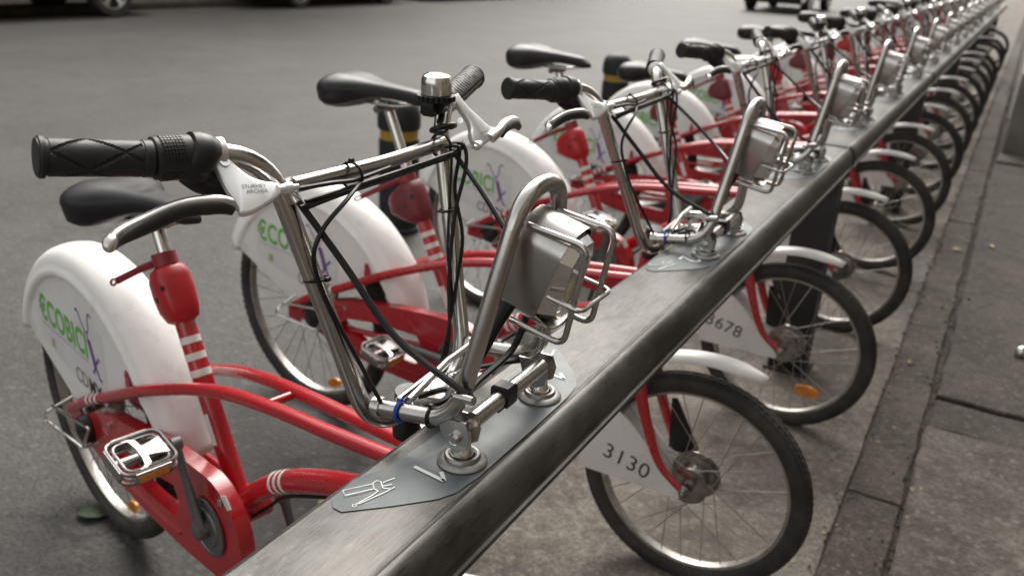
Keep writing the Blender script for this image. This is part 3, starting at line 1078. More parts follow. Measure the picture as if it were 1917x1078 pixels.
        sg = 1 if area > 0 else -1
        for (ins, hgt) in layers:
            for k in range(n0):
                a_, b_, c_ = Vector(poly[k - 1]), Vector(poly[k]), Vector(poly[(k + 1) % n0])
                e = (c_ - a_).normalized()
                nn = Vector((-e.y, e.x)) * sg
                q = b_ + nn * ins * .001
                vs.append(c0 + ux * q.x + vy * q.y + nv * hgt)
        fs = [(i * n0 + k, i * n0 + (k + 1) % n0, (i + 1) * n0 + (k + 1) % n0, (i + 1) * n0 + k) for i in range(len(layers) - 1) for k in range(n0)]
        fs += [tuple(range(n0)), tuple((len(layers) - 1) * n0 + k for k in range(n0))]
        mb.add(vs, fs)
        # clamp ring round the bar
        if s < 0:
            lathe(mb, [(.0135, -.007), (.0160, -.006), (.0160, .006), (.0135, .007)], (-0.2455, -0.204, 1.1545), (.32, 1, -.02), 20)
        else:
            lathe(mb, [(.0130, -.006), (.0150, -.005), (.0150, .005), (.0130, .006)], (-0.2400, 0.192, 1.1545), (-.32, 1, .02), 20)
        bkt = front(mb.obj('brake_bracket', 'silver', angle=50))
        mb = MB()
        e = Vector((-0.1915, -0.1725, 1.1205)) if s < 0 else Vector((-0.184, .194, 1.1075))
        t_ = Vector((.25, 1, 0)).normalized() if s < 0 else Vector((.25, -1, 0)).normalized()
        tube(mb, [e - t_ * .004, e + t_ * .004, e + t_ * .0042, e + t_ * .012], [.0052, .0052, .0062, .0060], 12)
        tube(mb, [e + t_ * .012, e + t_ * .020], [0.0034, 0.0028], 10)
        sub(mb.obj('barrel_adjuster', 'silver'), bkt)
        mb = MB()
        if s < 0:
            lathe(mb, [(0.0052, 0), (0.0050, .0012), (.0026, .0012), (.0026, -.001), (0, -.001)], Vector((-0.2305, -0.2075, 1.1485)), nv, 16)
        else:
            lathe(mb, [(0.004, 0), (0.004, .003), (.002, .003), (.002, .001), (0, .001)], (-0.213, 0.193, 1.136), (.3, -.9, .2), 14)
        sub(mb.obj('clamp_screw', 'chrome'), bkt)
        # embossed maker's lettering in two short lines
        if s < 0:
            o_, du = Vector((-0.2045, -0.1965, 1.1238)), Vector((0.0115, 0.0243, -0.0019)).normalized()
        else:
            o_, du = Vector((-0.1900, 0.2190, 1.1170)), Vector((0.05, 1, 0.1)).normalized()
        du = (du - nv * du.dot(nv)).normalized()
        dv_ = nv.cross(du)
        for r_i, wd in enumerate(('STURMEY', 'ARCHER')):
            tm = text_mesh(wd, .0058, lambda u, v, t: o_ + du * (u + r_i * .002) + dv_ * (v - .0058 * r_i) + nv * .0024)
            sub(tm.obj('lettering', 'greyink', angle=0), bkt)
        # lever
        if s < 0:
            lv = [(-0.2048, -.207, 1.1072), (-0.211, -.217, 1.1115), (-0.2166, -.237, 1.1190), (-0.2300, -.268, 1.1190), (-0.2380, -.305, 1.1105), (-0.2330, -.332, 1.1080), (-0.2240, -.347, 1.1060), (-0.2200, -.352, 1.0990)]
        else:
            lv = [(-0.185, .226, 1.111), (-0.181, .240, 1.119), (-0.186, .262, 1.126), (-0.193, .290, 1.127), (-0.198, .312, 1.124), (-0.201, .326, 1.119), (-0.203, .334, 1.112), (-0.203, .336, 1.106)]
        Pl = catmull(lv, 4)
        nl = len(Pl)
        mb = MB()
        rad = [0.0098 - 0.0040 * min(1, i / 12) + (.0012 if i > nl - 6 else 0) for i in range(nl)]
        rad[-2] *= .93
        rad[-1] *= .78
        Pl.append(Pl[-1] + (Pl[-1] - Pl[-2]).normalized() * .0022)
        rad.append(rad[-1] * .45)
        tube(mb, Pl, rad, 14, flat=(0.78, 0.9))
        lever = sub(mb.obj('brake_lever', 'alloy', angle=60), bkt)
        mb = MB()
        sl = Pl[5:24]
        off = V(0.0036, -.001, -0.0062)
        rc = [0.0078 * (.55 + .45 * math.sin(PI * min(1, max(0, (i + .6) / 18)))) if i > 4 else .0082 * (.7 + .06 * i) for i in range(len(sl))]
        tube(mb, [p + off for p in sl], rc, 12, flat=(1.0, .75))
        sub(mb.obj('lever_cover', 'grip', angle=60), bkt)
    # ---------------- lamp
    lam = MB()
    x0, x1 = -0.004, 0.058
    def stad(hw, hh, n=10):
        out = []
        for k in range(n + 1):
            a = PI * k / n
            out.append((hw * math.cos(a), hh - hw + hw * math.sin(a)))
        for k in range(n + 1):
            a = PI * k / n
            out.append((-hw * math.cos(a), -hh + hw * .45 - hw * .45 * math.sin(a)))
        return out
    LC = Vector((0.002, 0.0, 1.0455))
    tilt = Matrix.Rotation(R(15), 3, 'Y')
    hw, hh = 0.0345, 0.060
    so = stad(hw, hh)
    si = stad(hw - .0018, hh - .0018)
    def lf(x, u, v):
        return LC + tilt @ Vector((x, u, v))
    n_ = len(so)
    rings = []
    for (ring, xx) in ((si, x0 + .004), (si, x0), (so, x0 + .001), (so, None), (si, None), (si, x0 + .004)):
        for (u, v) in ring:
            if xx is None:
                # scooped front edge: deeper visor at top, cut back at mid height
                tv = v / hh
                xf = x1 - .002 - 0.020 * max(0, 1 - ((tv + .25) / .62) ** 2) - .006 * (1 - tv ** 2) + (.008 if tv < -.80 else 0)
                rings.append(lf(xf, u, v))
            else:
                rings.append(lf(xx, u, v))
    fs = [(i * n_ + k, i * n_ + (k + 1) % n_, (i + 1) * n_ + (k + 1) % n_, (i + 1) * n_ + k) for i in range(5) for k in range(n_)]
    fs.append(tuple(range(n_)))
    lam.add(rings, fs)
    lamp = front(lam.obj('lamp_housing', 'steel', angle=35))
    # lamp unit inside
    mb = MB()
    s2 = stad(hw - .003, hh - .0035, 3)
    s3 = stad(hw - .010, hh - .012, 3)
    nf = len(s2)
    vs = [lf(x0 + .01, u, v) for u, v in s2] + [lf(x1 - .014, u, v) for u, v in s2] + [lf(x1 + .006, u, v) for u, v in s3] + [lf(x1 + .001, u * .90, v * .93) for u, v in s3]
    fs = [(i * nf + k, i * nf + (k + 1) % nf, (i + 1) * nf + (k + 1) % nf, (i + 1) * nf + k) for i in range(3) for k in range(nf)]
    mb.add(vs, fs)
    sub(mb.obj('lamp_shell', 'lens', angle=12), lamp)
    mb = MB()
    n_ = nf
    vs = [lf(x1 + .001, u * .90, v * .93) for u, v in s3]
    vs.append(lf(x1 - .006, 0, 0))
    mb.add(vs, [(k, (k + 1) % n_, n_) for k in range(n_)])
    sub(mb.obj('reflector_dish', 'chrome', angle=25), lamp)
    mb = MB()
    lathe(mb, [(0.013, 0.0), (0.010, -.006), (0.004, -.010), (0, -.010)], lf(x1 + .0035, 0, .014), tilt @ Vector((1, 0, 0)), 20)
    lathe(mb, [(0.0035, -0.01), (0.0035, -.002), (0.0, .0)], lf(x1 + .003, 0, .014), tilt @ Vector((1, 0, 0)), 12)
    sub(mb.obj('bulb_reflector', 'chrome'), lamp)
    mb = MB()
    for k in range(9):
        box(mb, lf(x1 + .0022, -.001 - .0003 * k, -.006 - k * .0032), (.0014, .013 - .0006 * k, .0012), tilt)
    sub(mb.obj('light_strip', 'led'), lamp)
    mb = MB()
    for s in (-1, 1):
        u = s * 0.0325
        u = s * 0.0345
        pts = [V(0.020, u, 1.0915), V(0.090, u, 1.0815), V(0.071, u, .9670), V(0.004, u, .9800)]
        tube(mb, fillet(pts, [0, .014, .014, 0], 6), 0.0036, 10)
    b = [V(0.050, -.0385, 1.0195), V(0.090, -.0385, 1.0115), V(0.090, .0385, 1.0115), V(0.050, .0385, 1.0195)]
    tube(mb, fillet(b, [0, .010, .010, 0], 6), 0.0026, 8)
    front(mb.obj('lamp_guard', 'steel'))
    mb = MB()
    tube(mb, [(-.006, -.02, 1.0), (-.014, -.035, .975), (-.024, -.055, .93), (-.03, -.075, .895)], [.016, .014, .009, .005], 10, flat=(.7, 1))
    front(mb.obj('cable_shroud', 'cable'))

    # ---------------- cables
    cb = []
    def cable(pts, r=0.0026, n=6):
        mb = MB()
        tube(mb, catmull(pts, n), r, 7)
        cb.append(front(mb.obj('cable', 'cable')))
    # bundle along the crossbar
    for k, (dz, dx) in enumerate(((-.0085, .0090), (-.0120, .0050), (-.0040, .0112))):
        cable([(-0.188, -0.150 + .004 * k, 1.106 + dz), (-0.19 + dx, -0.09, 1.110 + dz), (-0.188 + dx, 0.0, 1.112 + dz), (-0.19 + dx, 0.08, 1.113 + dz), (-0.188 + dx, 0.135, 1.116 + dz), (-0.185, 0.158, 1.117)], 0.0022)
    # from near bracket across to the far side, drops in a loop
    cable([(-0.186, -0.152, 1.118), (-0.176, -0.115, 1.118), (-0.180, -0.07, 1.112), (-0.186, 0.0, 1.112)])
    cable([(-0.180, -0.060, 1.108), (-0.165, -0.105, 1.098), (-0.168, -0.138, 1.075), (-0.172, -0.150, 1.045), (-0.168, -0.142, 1.005), (-0.160, -0.128, 0.965), (-0.140, -0.115, 0.915), (-0.120, -0.104, 0.868)])
    cable([(-0.19, 0.13, 1.118), (-0.176, 0.142, 1.117), (-0.168, 0.138, 1.09), (-0.170, 0.118, 1.03), (-0.165, 0.1, 0.95), (-0.15, 0.08, 0.87), (-0.15, 0.05, 0.80)])
    cable([(-0.19, 0.12, 1.116), (-0.174, 0.130, 1.113), (-0.178, 0.128, 1.06), (-0.160, 0.122, 1.00), (-0.158, 0.108, 0.94), (-0.15, 0.07, 0.86), (-0.15, 0.04, 0.79)])
    cable([(-0.188, 0.135, 1.11), (-0.186, 0.129, 1.05), (-0.176, 0.112, .98), (-0.16, 0.1, .9), (-0.15, .06, .83)], 0.0018)
    # thick straight cords
    cable([(-0.196, -0.143, 1.1), (-0.150, -0.130, 1.040), (-0.085, -0.121, 0.965), (-0.002, -0.108, 0.917)], 0.0040)
    cable([(-0.002, -0.108, 0.917), (-0.02, -0.06, 0.905), (-0.02, 0.02, 0.915), (-0.012, 0.04, 0.96)], 0.0042)
    cable([(-0.196, 0.148, 1.105), (-0.13, 0.125, 1.06), (-0.06, 0.09, 1.01), (-0.012, 0.03, 0.99)], 0.0036)
    cable([(-0.028, -0.084, 0.895), (-0.045, -0.06, 0.868), (-0.075, -0.035, 0.868), (-0.10, -0.06, 0.862)], 0.0036)
    cable([(-0.045, 0.098, 0.862), (-0.06, 0.06, 0.868), (-0.08, 0.0, 0.872), (-0.06, -0.06, 0.872), (-0.075, -0.088, 0.870)], 0.0036)
    # end caps of the cords
    mb = MB()
    tube(mb, [(-0.014, -0.112, 0.913), (0.010, -0.114, 0.916)], 0.0052, 10)
    front(mb.obj('cord_clamp', 'steel'))
    mb = MB()
    tube(mb, [(-0.207, -0.146, 1.112), (-0.197, -0.144, 1.1)], 0.0062, 10)
    front(mb.obj('cord_eyelet', 'chrome'))
    mb = MB()
    tube(mb, [(-0.206, 0.149, 1.113), (-0.197, 0.148, 1.105)], 0.0062, 10)
    front(mb.obj('cord_eyelet', 'chrome'))
    # zip ties
    def tie(c, axis, rr, m='cable', w=0.0018, name='zip_tie', tail=True):
        mb = MB()
        x, y, a_ = basis(axis)
        c = Vector(c)
        path = [c + (x * math.cos(2 * PI * k / 18) + y * math.sin(2 * PI * k / 18)) * rr for k in range(18)]
        tube(mb, path, w, 6, closed=True, flat=(1, 1))
        box(mb, c + x * (rr + .002), (.005, .005, .005), bev=.001)
        front(mb.obj(name, m))
    tie((-0.186, -0.131, 1.012), (-.2, .05, 1), 0.0135)
    tie((-0.190, 0.131, 1.030), (-.2, -.05, 1), 0.0135)
    tie((-0.052, -0.1, 0.8695), (1, 0, .1), 0.0115)
    tie((-0.094, -0.1, 0.863), (1, 0, .1), 0.0125, 'blue', 0.0022, 'blue_tie')
    tie((-0.194, -0.06, 1.112), (0, 1, 0), 0.0155)
    tie((-0.196, 0.12, 1.116), (0, 1, 0), 0.0155)
    tie((-0.0165, -0.094, 0.905), (.1, .2, 1), 0.0125)
    mb = MB()
    torus(mb, (-0.2145, 0.1525, 1.132), (-.4, 0.1, 1), 0.0155, 0.0038, 24, 8)
    front(mb.obj('rubber_ring', 'cable'))

    # ---------------- fork, head tube
    for s in (-1, 1):
        mb = MB()
        path = catmull([(-0.150, s * .040, 0.565), (-0.128, s * .050, 0.475), (-0.100, s * .053, 0.39), (-0.062, s * .054, 0.31), (-0.004, s * .055, 0.262)], 5)
        tube(mb, path, [0.0150 - 0.0085 * i / 20 for i in range(21)], 12, flat=(1.15, .75))
        front(mb.obj('fork_blade', 'red'))
        mb = MB()
        lathe(mb, [(0, -.004), (.013, -.004), (.013, .003), (.009, .004), (.009, .011), (.005, .012), (.005, .019), (0, .019)], (0, s * .056, .2623), (0, s, 0), 16)
        front(mb.obj('axle_nut', 'hubsteel'))
    mb = MB()
    box(mb, (-0.151, 0, 0.572), (0.05, 0.106, 0.03), Matrix.Rotation(R(-17), 3, 'Y'), 0.007)
    tube(mb, [(-0.151, 0, 0.575), (-0.155, 0, 0.60)], 0.019, 16)
    front(mb.obj('fork_crown', 'red'))

    # ---------------- wheels
    def wheel(c, RT, place, drum, nsp, refl):
        rim_r = RT - 0.040
        mb = MB()
        prof = [(rim_r + .004, -.0125), (rim_r + .004, .0125), (rim_r - .009, .0105), (rim_r - .011, 0), (rim_r - .009, -.0105), (rim_r + .004, -.0125)]
        lathe(mb, prof, c, (0, 1, 0), 72)
        # open the lathe caps: rebuild without ends
        w = MB()
        w.v = mb.v
        w.f = [f for f in mb.f if len(f) == 4]
        rim = place(w.obj('wheel', 'rim', angle=50))
        mb = MB()
        tr = 0.0235
        cc = RT - tr
        prof = []
        for k in range(15):
            a = R(-142) + R(284) * k / 14
            rr = tr
            prof.append((cc + math.cos(a) * rr, math.sin(a) * rr * 0.95))
        w = MB()
        lathe(w, prof, c, (0, 1, 0), 90)
        w.f = [f for f in w.f if len(f) == 4]
        # tread blocks
        for k in range(90):
            for j, ya in enumerate((-38, -14, 14, 38)):
                a = 2 * PI * (k + (0.5 if j % 2 else 0)) / 90
                rad = Vector((math.cos(a), 0, math.sin(a)))
                tn = Vector((-math.sin(a), 0, math.cos(a)))
                nn = rad * math.cos(R(ya)) + Vector((0, 1, 0)) * math.sin(R(ya))
                bi = tn.cross(nn)
                p = Vector(c) + rad * cc + nn * (tr + .0004)
                rm = Matrix((tn, bi, nn)).transposed()
                box(w, p, (2 * PI * RT / 90 * .66, .0082, .0028), rm)
        sub(w.obj('tyre', 'tyre', angle=40), rim)
        mb = MB()
        fl = drum[0]
        for k in range(nsp):
            s = 1 if k % 2 else -1
            a = 2 * PI * k / nsp
            b = a + (1 if (k // 2) % 2 else -1) * R(62)
            p0 = Vector(c) + Vector((math.cos(b) * fl, s * drum[1], math.sin(b) * fl))
            p1 = Vector(c) + Vector((math.cos(a) * (rim_r - .008), s * .002, math.sin(a) * (rim_r - .008)))
            tube(mb, [p0, p1], 0.00115, 5, caps=False)
        sub(mb.obj('spokes', 'spoke'), rim)
        mb = MB()
        d1 = drum[1]
        lathe(mb, [(0, -d1 - .012), (.012, -d1 - .012), (.014, -d1 - .002), (fl + .004, -d1 - .0015), (fl + .004, -d1 + .0015), (fl - .006, -d1 + .004), (fl - .009, 0), (fl - .006, d1 - .004), (fl + .004, d1 - .0015), (fl + .004, d1 + .0015), (.014, d1 + .002), (.012, d1 + .012), (0, d1 + .012)], c, (0, 1, 0), 36)
        sub(mb.obj('hub', 'hubsteel', angle=30), rim)
        mb = MB()
        for a in ((R(-68), R(112)) if refl else ()):
            mb = MB()
            rr = rim_r - .034
            pc = Vector(c) + Vector((math.cos(a) * rr, 0, math.sin(a) * rr))
            rad = Vector((math.cos(a), 0, math.sin(a)))
            tn = Vector((-math.sin(a), 0, math.cos(a)))
            poly = [(.030 * math.cos(t), .015 * math.sin(t)) for t in [2 * PI * j / 18 for j in range(18)]]
            prism(mb, poly, lambda u, v, t: pc + tn * u + rad * v + Vector((0, t, 0)), -.004, .004, .0015)
            sub(mb.obj('wheel_reflector', 'orange'), rim)
        return rim
    wheel((0, 0, 0.2623), 0.2623, front, (0.040, 0.026), 28, False)
    RC = Vector((-1.262, 0, 0.318))
    wheel(RC, 0.318, rear, (0.030, 0.030), 32, True)

    # ---------------- front mudguard and number plate
    mb = MB()
    cx, cz = 0.0, 0.2623
    rows = []
    for i in range(33):
        t = i / 32
        a = R(67) + R(100) * t
        rad = 0.292 + 0.022 * (1 - t) ** 2
        wv = 0.029 if t > .1 else 0.029 * (0.35 + 6.5 * t)
        pts = []
        for k in range(9):
            b = -1 + 2 * k / 8
            rr = rad + 0.010 * (1 - abs(b) ** 2.4) - (0.006 if abs(b) > .9 else 0)
            pts.append(Vector((cx + rr * math.cos(a), b * wv, cz + rr * math.sin(a))))
        rows.append(pts)
    vs = [p for r in rows for p in r]
    fs = [(i * 9 + k, i * 9 + k + 1, (i + 1) * 9 + k + 1, (i + 1) * 9 + k) for i in range(32) for k in range(8)]
    mb.add(vs, fs)
    o = front(mb.obj('front_mudguard', 'white', angle=50))
    mod = o.modifiers.new('thick', 'SOLIDIFY')
    mod.thickness = 0.0025
    for s in (-1, 1):
        mb = MB()
        poly = [(-0.252, 0.226), (-0.265, 0.262), (-0.236, 0.345), (-0.185, 0.405), (-0.150, 0.382), (-0.016, 0.246), (-0.010, 0.234), (-0.018, 0.228)]
        prism(mb, poly, lambda u, v, t: Vector((u, s * (0.0345 + t), v)), 0, 0.0022, 0)
        front(mb.obj('number_plate', 'panel', angle=30))

    mb = MB()
    prism(mb, [(-0.085, .425), (-0.072, .428), (-0.008, .318), (-0.012, .298), (-0.060, .292), (-0.078, .30)], lambda u, v, t: Vector((u, .046 + t, v)), 0, .004, .001)
    front(mb.obj('brake_arm', 'blackplastic', angle=30))
    mb = MB()
    lathe(mb, [(.040, .0), (.057, .001), (.058, .004), (.053, .006), (.040, .005)], (0, .026, .2623), (0, 1, 0), 40)
    for k in range(20):
        a = 2 * PI * k / 20
        lathe(mb, [(.0034, 0), (.0034, .002), (0, .002)], (.049 * math.cos(a), .0258, .2623 + .049 * math.sin(a)), (0, -1, 0), 8)
    front(mb.obj('brake_disc', 'hubsteel', angle=30))

    # ---------------- frame
    def lat(s):
        return s
    for s in (-1, 1):
        mb = MB()
        path = catmull([(-1.262, s * .071, 0.342), (-1.162, s * .070, .404), (-1.04, s * .069, .462), (-0.91, s * .067, .527), (-0.80, s * .060, .574), (-0.70, s * .047, .611), (-0.59, s * .037, .641), (-0.45, s * .030, .665), (-0.34, s * .027, .680), (-0.19, s * .021, .702)], 5)
        tube(mb, path, 0.0120, 12)
        rear(mb.obj('main_tube', 'red'))
        # stripes
        for k in range(3):
            mb = MB()
            p = path[6 + k]
            d = (path[7 + k] - path[5 + k]).normalized()
            lathe(mb, [(.01240, -.0065), (.01240, .0065)], p, d, 18)
            w = MB(); w.v = mb.v; w.f = [f for f in mb.f if len(f) == 4]
            rear(w.obj('white_stripe', 'stripe'))
        mb = MB()
        poly = [(-1.285, .300), (-1.240, .296), (-1.215, .350), (-1.240, .362), (-1.285, .345)]
        prism(mb, poly, lambda u, v, t: Vector((u, s * (.066 + t), v)), -.003, .003, 0)
        rear(mb.obj('dropout', 'red'))
        mb = MB()
        tube(mb, [(-1.25, s * .062, .318), (-1.0, s * .055, .335), (-.66, s * .033, .372)], .0085, 10)
        rear(mb.obj('chain_stay', 'red'))
        # guard lug with bolt
        mb = MB()
        prism(mb, [(-.978, .50), (-.955, .51), (-.966, .545), (-.975, .545)], lambda u, v, t: Vector((u, s * (.056 + t), v)), 0, .003)
        lathe(mb, [(.0045, 0), (.0035, .003), (0, .003)], (-.968, s * .059, .538), (0, s, 0), 10)
        rear(mb.obj('guard_lug', 'red'))
    mb = MB()
    tube(mb, [(-.51, -.033, .652), (-.51, .033, .652)], .0075, 10)
    rear(mb.obj('cross_strut', 'red'))
    mb = MB()
    tube(mb, [(-0.190, 0, 0.592), (-0.168, 0, 0.765)], 0.0205, 18)
    rear(mb.obj('head_tube', 'red'))
    mb = MB()
    dt = catmull([(-0.660, 0, 0.366), (-0.630, 0, 0.398), (-0.575, 0, .447), (-0.50, 0, .500), (-0.41, 0, .545), (-0.31, 0, .586), (-0.195, 0, .628)], 5)
    tube(mb, dt, 0.0205, 16)
    rear(mb.obj('down_tube', 'red'))
    for k in range(3):
        i = 15 + k * 2
        p = dt[14] * (1 - k * .4) + dt[16] * (k * .4)
        d = (dt[17] - dt[13]).normalized()
        w = MB()
        lathe(w, [(.02085, -.0050), (.02085, .0050)], dt[14] + d * (.0195 * (k - .5)), d, 22)
        w.f = [f for f in w.f if len(f) == 4]
        rear(w.obj('white_stripe', 'stripe'))
    mb = MB()
    tube(mb, catmull([(-0.62, -.006, 0.362), (-0.565, -.004, 0.412), (-0.5, -.004, .470), (-0.40, -.004, .522), (-0.30, 0, .563), (-0.195, 0, .6)], 4), 0.0035, 6)
    rear(mb.obj('brake_hose', 'cable'))
    # seat tube from bottom bracket
    B0, B1 = Vector((-0.645, 0, 0.350)), Vector((-0.874, 0, 0.790))
    sdv = (B1 - B0).normalized()
    mb = MB()
    tube(mb, [B0, B1], 0.0185, 18)
    rear(mb.obj('seat_tube', 'red'))
    for zc in (0.655, 0.627, 0.599):
        p = B0 + sdv * ((zc - B0.z) / sdv.z)
        w = MB()
        lathe(w, [(.0189, -.0066), (.0189, .0066)], p, sdv, 22)
        w.f = [f for f in w.f if len(f) == 4]
        rear(w.obj('white_stripe', 'stripe'))
    mb = MB()
    lathe(mb, [(0, -.036), (.024, -.036), (.024, .036), (0, .036)], (-.635, 0, .372), (0, 1, 0), 20)
    rear(mb.obj('bottom_bracket', 'red'))
    p = B0 + sdv * ((0.505 - B0.z) / sdv.z)
    fwd = Vector((-sdv.z, 0, sdv.x))
    w = MB()
    lathe(w, [(.0189, -.03), (.0189, .03)], p, sdv, 10, R(235), R(300))
    rear(w.obj('paper_label', 'film'))
    # red lock housing round the tube
    hc = B0 + sdv * ((0.735 - B0.z) / sdv.z)
    side_v = Vector((0, 1, 0))
    nrm = sdv.cross(side_v)   # points fore or aft
    if nrm.x > 0:
        nrm = -nrm            # rearward
    mb = MB()
    rings = []
    for (t, fr_, bk, w_) in ((-.056, .018, .022, .017), (-.050, .026, .030, .026), (-.03, .030, .044, .031), (0, .031, .050, .033), (.03, .030, .048, .033), (.046, .026, .036, .029), (.052, .019, .022, .020)):
        ring = []
        for k in range(20):
            a = 2 * PI * k / 20
            ca, sa = math.cos(a), math.sin(a)
            e = .62
            ca = math.copysign(abs(ca) ** e, ca)
            sa = math.copysign(abs(sa) ** e, sa)
            ring.append(hc + sdv * t + nrm * (ca * (bk if ca > 0 else fr_)) + side_v * sa * w_)
        rings += ring
    fs = [(i * 20 + k, i * 20 + (k + 1) % 20, (i + 1) * 20 + (k + 1) % 20, (i + 1) * 20 + k) for i in range(6) for k in range(20)] + [tuple(range(20)), tuple(120 + k for k in range(20))]
    mb.add(rings, fs)
    hous = rear(mb.obj('lock_housing', 'redplastic', angle=50))
    mb = MB()
    for (t, b_, l_) in ((-.004, .012, -1), (.012, -.022, -1)):
        lathe(mb, [(.0055, .0), (.0045, .0008), (0, .0008)], hc + sdv * t + nrm * b_ + side_v * l_ * .0325, (0, l_, 0), 14)
    sub(mb.obj('screw_recess', 'gasket'), hous)
    # seat clamp with lever
    mb = MB()
    cpos = B1 + sdv * .002
    lathe(mb, [(.0155, -.012), (.0225, -.012), (.0225, .012), (.0155, .012)], cpos, sdv, 20)
    tube(mb, [cpos + nrm * .022, cpos + nrm * .040 - side_v * .004], .008, 10)
    clamp = rear(mb.obj('seat_clamp', 'clampred'))
    mb = MB()
    lp = [cpos + nrm * .036 - side_v * .010, cpos + nrm * .065 - side_v * .020, cpos + nrm * .148 - side_v * .040 - sdv * .004]
    tube(mb, lp, [.0075, .0068, .0068], 10, flat=(1, .4))
    e0 = lp[2]
    ring = [e0 + nrm * (.009 + .015 * math.cos(a)) - side_v * .003 + sdv * (.0055 * math.sin(a)) for a in [2 * PI * k / 16 for k in range(16)]]
    tube(mb, ring, .0024, 6, closed=True)
    sub(mb.obj('clamp_lever', 'clampred'), clamp)

    # ---------------- saddle group (local z is shifted per bike)
    def saddle(o): S.append(o); o.parent = root; return o
    Pt = Vector((-0.930, 0, 0.930))
    mb = MB()
    tube(mb, [B1 - sdv * .16, Pt], 0.0135, 18)
    saddle(mb.obj('seat_post', 'chrome'))
    mb = MB()
    box(mb, Pt + V(0, 0, .004), (.034, .040, .022), bev=.004)
    tube(mb, [Pt + V(0, -.032, .0), Pt + V(0, .032, .0)], .006, 8)
    lathe(mb, [(.009, 0), (.009, .008), (0, .008)], Pt + V(0, -.038, 0), (0, -1, 0), 10)
    cl = saddle(mb.obj('saddle_clamp', 'hubsteel'))
    mb = MB()
    for s in (-1, 1):
        tube(mb, catmull([Pt + V(-.155, s * .042, .035), Pt + V(-.12, s * .034, .022), Pt + V(-.05, s * .022, .010), Pt + V(.04, s * .021, .010), Pt + V(.10, s * .012, .022), Pt + V(.125, 0, .034)], 4), .0036, 8)
    saddle(mb.obj('saddle_rail', 'steel'))
    mb = MB()
    sx0, sx1 = -1.128, -0.800
    secs = []
    def curve1(tab, t):
        xs = [a_[0] for a_ in tab]
        k = 0
        while k < len(xs) - 2 and t > xs[k + 1]:
            k += 1
        u = (t - xs[k]) / (xs[k + 1] - xs[k])
        p0 = tab[max(k - 1, 0)][1]
        p1, p2 = tab[k][1], tab[k + 1][1]
        p3 = tab[min(k + 2, len(tab) - 1)][1]
        m1, m2 = (p2 - p0) / 2, (p3 - p1) / 2
        return (2 * u ** 3 - 3 * u * u + 1) * p1 + (u ** 3 - 2 * u * u + u) * m1 + (3 * u * u - 2 * u ** 3) * p2 + (u ** 3 - u * u) * m2
    TOP = [(0, .972), (.05, .994), (.13, 1.006), (.25, 1.006), (.4, .999), (.6, .992), (.8, .987), (.92, .982), (1, .962)]
    BOT = [(0, .950), (.05, .932), (.13, .921), (.27, .922), (.42, .940), (.6, .953), (.8, .952), (.92, .946), (1, .950)]
    WID = [(0, .044), (.05, .072), (.12, .090), (.21, .097), (.31, .086), (.42, .058), (.53, .041), (.66, .031), (.8, .026), (.93, .022), (1, .008)]
    for i in range(29):
        t = (i / 28) if i > 0 else 0.0
        x = sx0 + (sx1 - sx0) * t
        w, top, bot = curve1(WID, t), curve1(TOP, t), curve1(BOT, t)
        mid = top - min(.026, (top - bot) * .45)
        ring = []
        for k in range(20):
            a = 2 * PI * k / 20
            ca, sa = math.cos(a), math.sin(a)
            e_ = abs(ca)
            yy = math.copysign(e_ ** .8, ca) * w * (1.0 if sa >= 0 else (1 - .10 * abs(sa)))
            if sa >= 0:
                zz = mid + (top - mid) * sa ** .75 - .005 * math.exp(-(yy / .011) ** 2) * (1 if t < .55 else .2)
            else:
                zz = mid - (mid - bot) * abs(sa) ** .45
            zz -= .010 * (yy / .097) ** 2
            ring.append(Vector((x, yy, zz)))
        secs += ring
    fs = [(i * 20 + k, i * 20 + (k + 1) % 20, (i + 1) * 20 + (k + 1) % 20, (i + 1) * 20 + k) for i in range(28) for k in range(20)] + [tuple(range(20)), tuple(28 * 20 + k for k in range(20))]
    mb.add(secs, fs)
    sd_ = saddle(mb.obj('saddle', 'saddle', angle=70))

    # ---------------- rear guard
    gc = Vector((-1.205, 0, 0.312))
    mb = MB()
    prof = []   # (radius, half width)
    prof = [(0.338, 0.0505), (0.343, 0.0520), (0.346, 0.0575), (0.350, 0.0622), (0.356, 0.0635), (0.363, 0.0615), (0.369, 0.0575), (0.376, 0.0560), (0.388, 0.0525), (0.398, 0.0440), (0.406, 0.0300), (0.4095, 0.0130), (0.4105, 0.0)]
    prof = prof + [(r, -w) for r, w in reversed(prof[:-1])]
    npf = len(prof)
    rows = []
    NA = 56
    for i in range(NA + 1):
        t = i / NA
        a = R(157) - R(144) * t
        k_ = 1.0
        for (r, w) in prof:
            # front skirt narrows towards its lower tip
            f = 1.0
            if t > .86:
                f = 1 - .28 * ((t - .86) / .14)
            rows.append(gc + Vector((math.cos(a) * r, w * f, math.sin(a) * r)))
    fs = [(i * npf + k, i * npf + k + 1, (i + 1) * npf + k + 1, (i + 1) * npf + k) for i in range(NA) for k in range(npf - 1)]
    mb.add(rows, fs)
    o = rear(mb.obj('rear_guard', 'white', angle=60))
    mod = o.modifiers.new('thick', 'SOLIDIFY')
    mod.thickness = 0.002
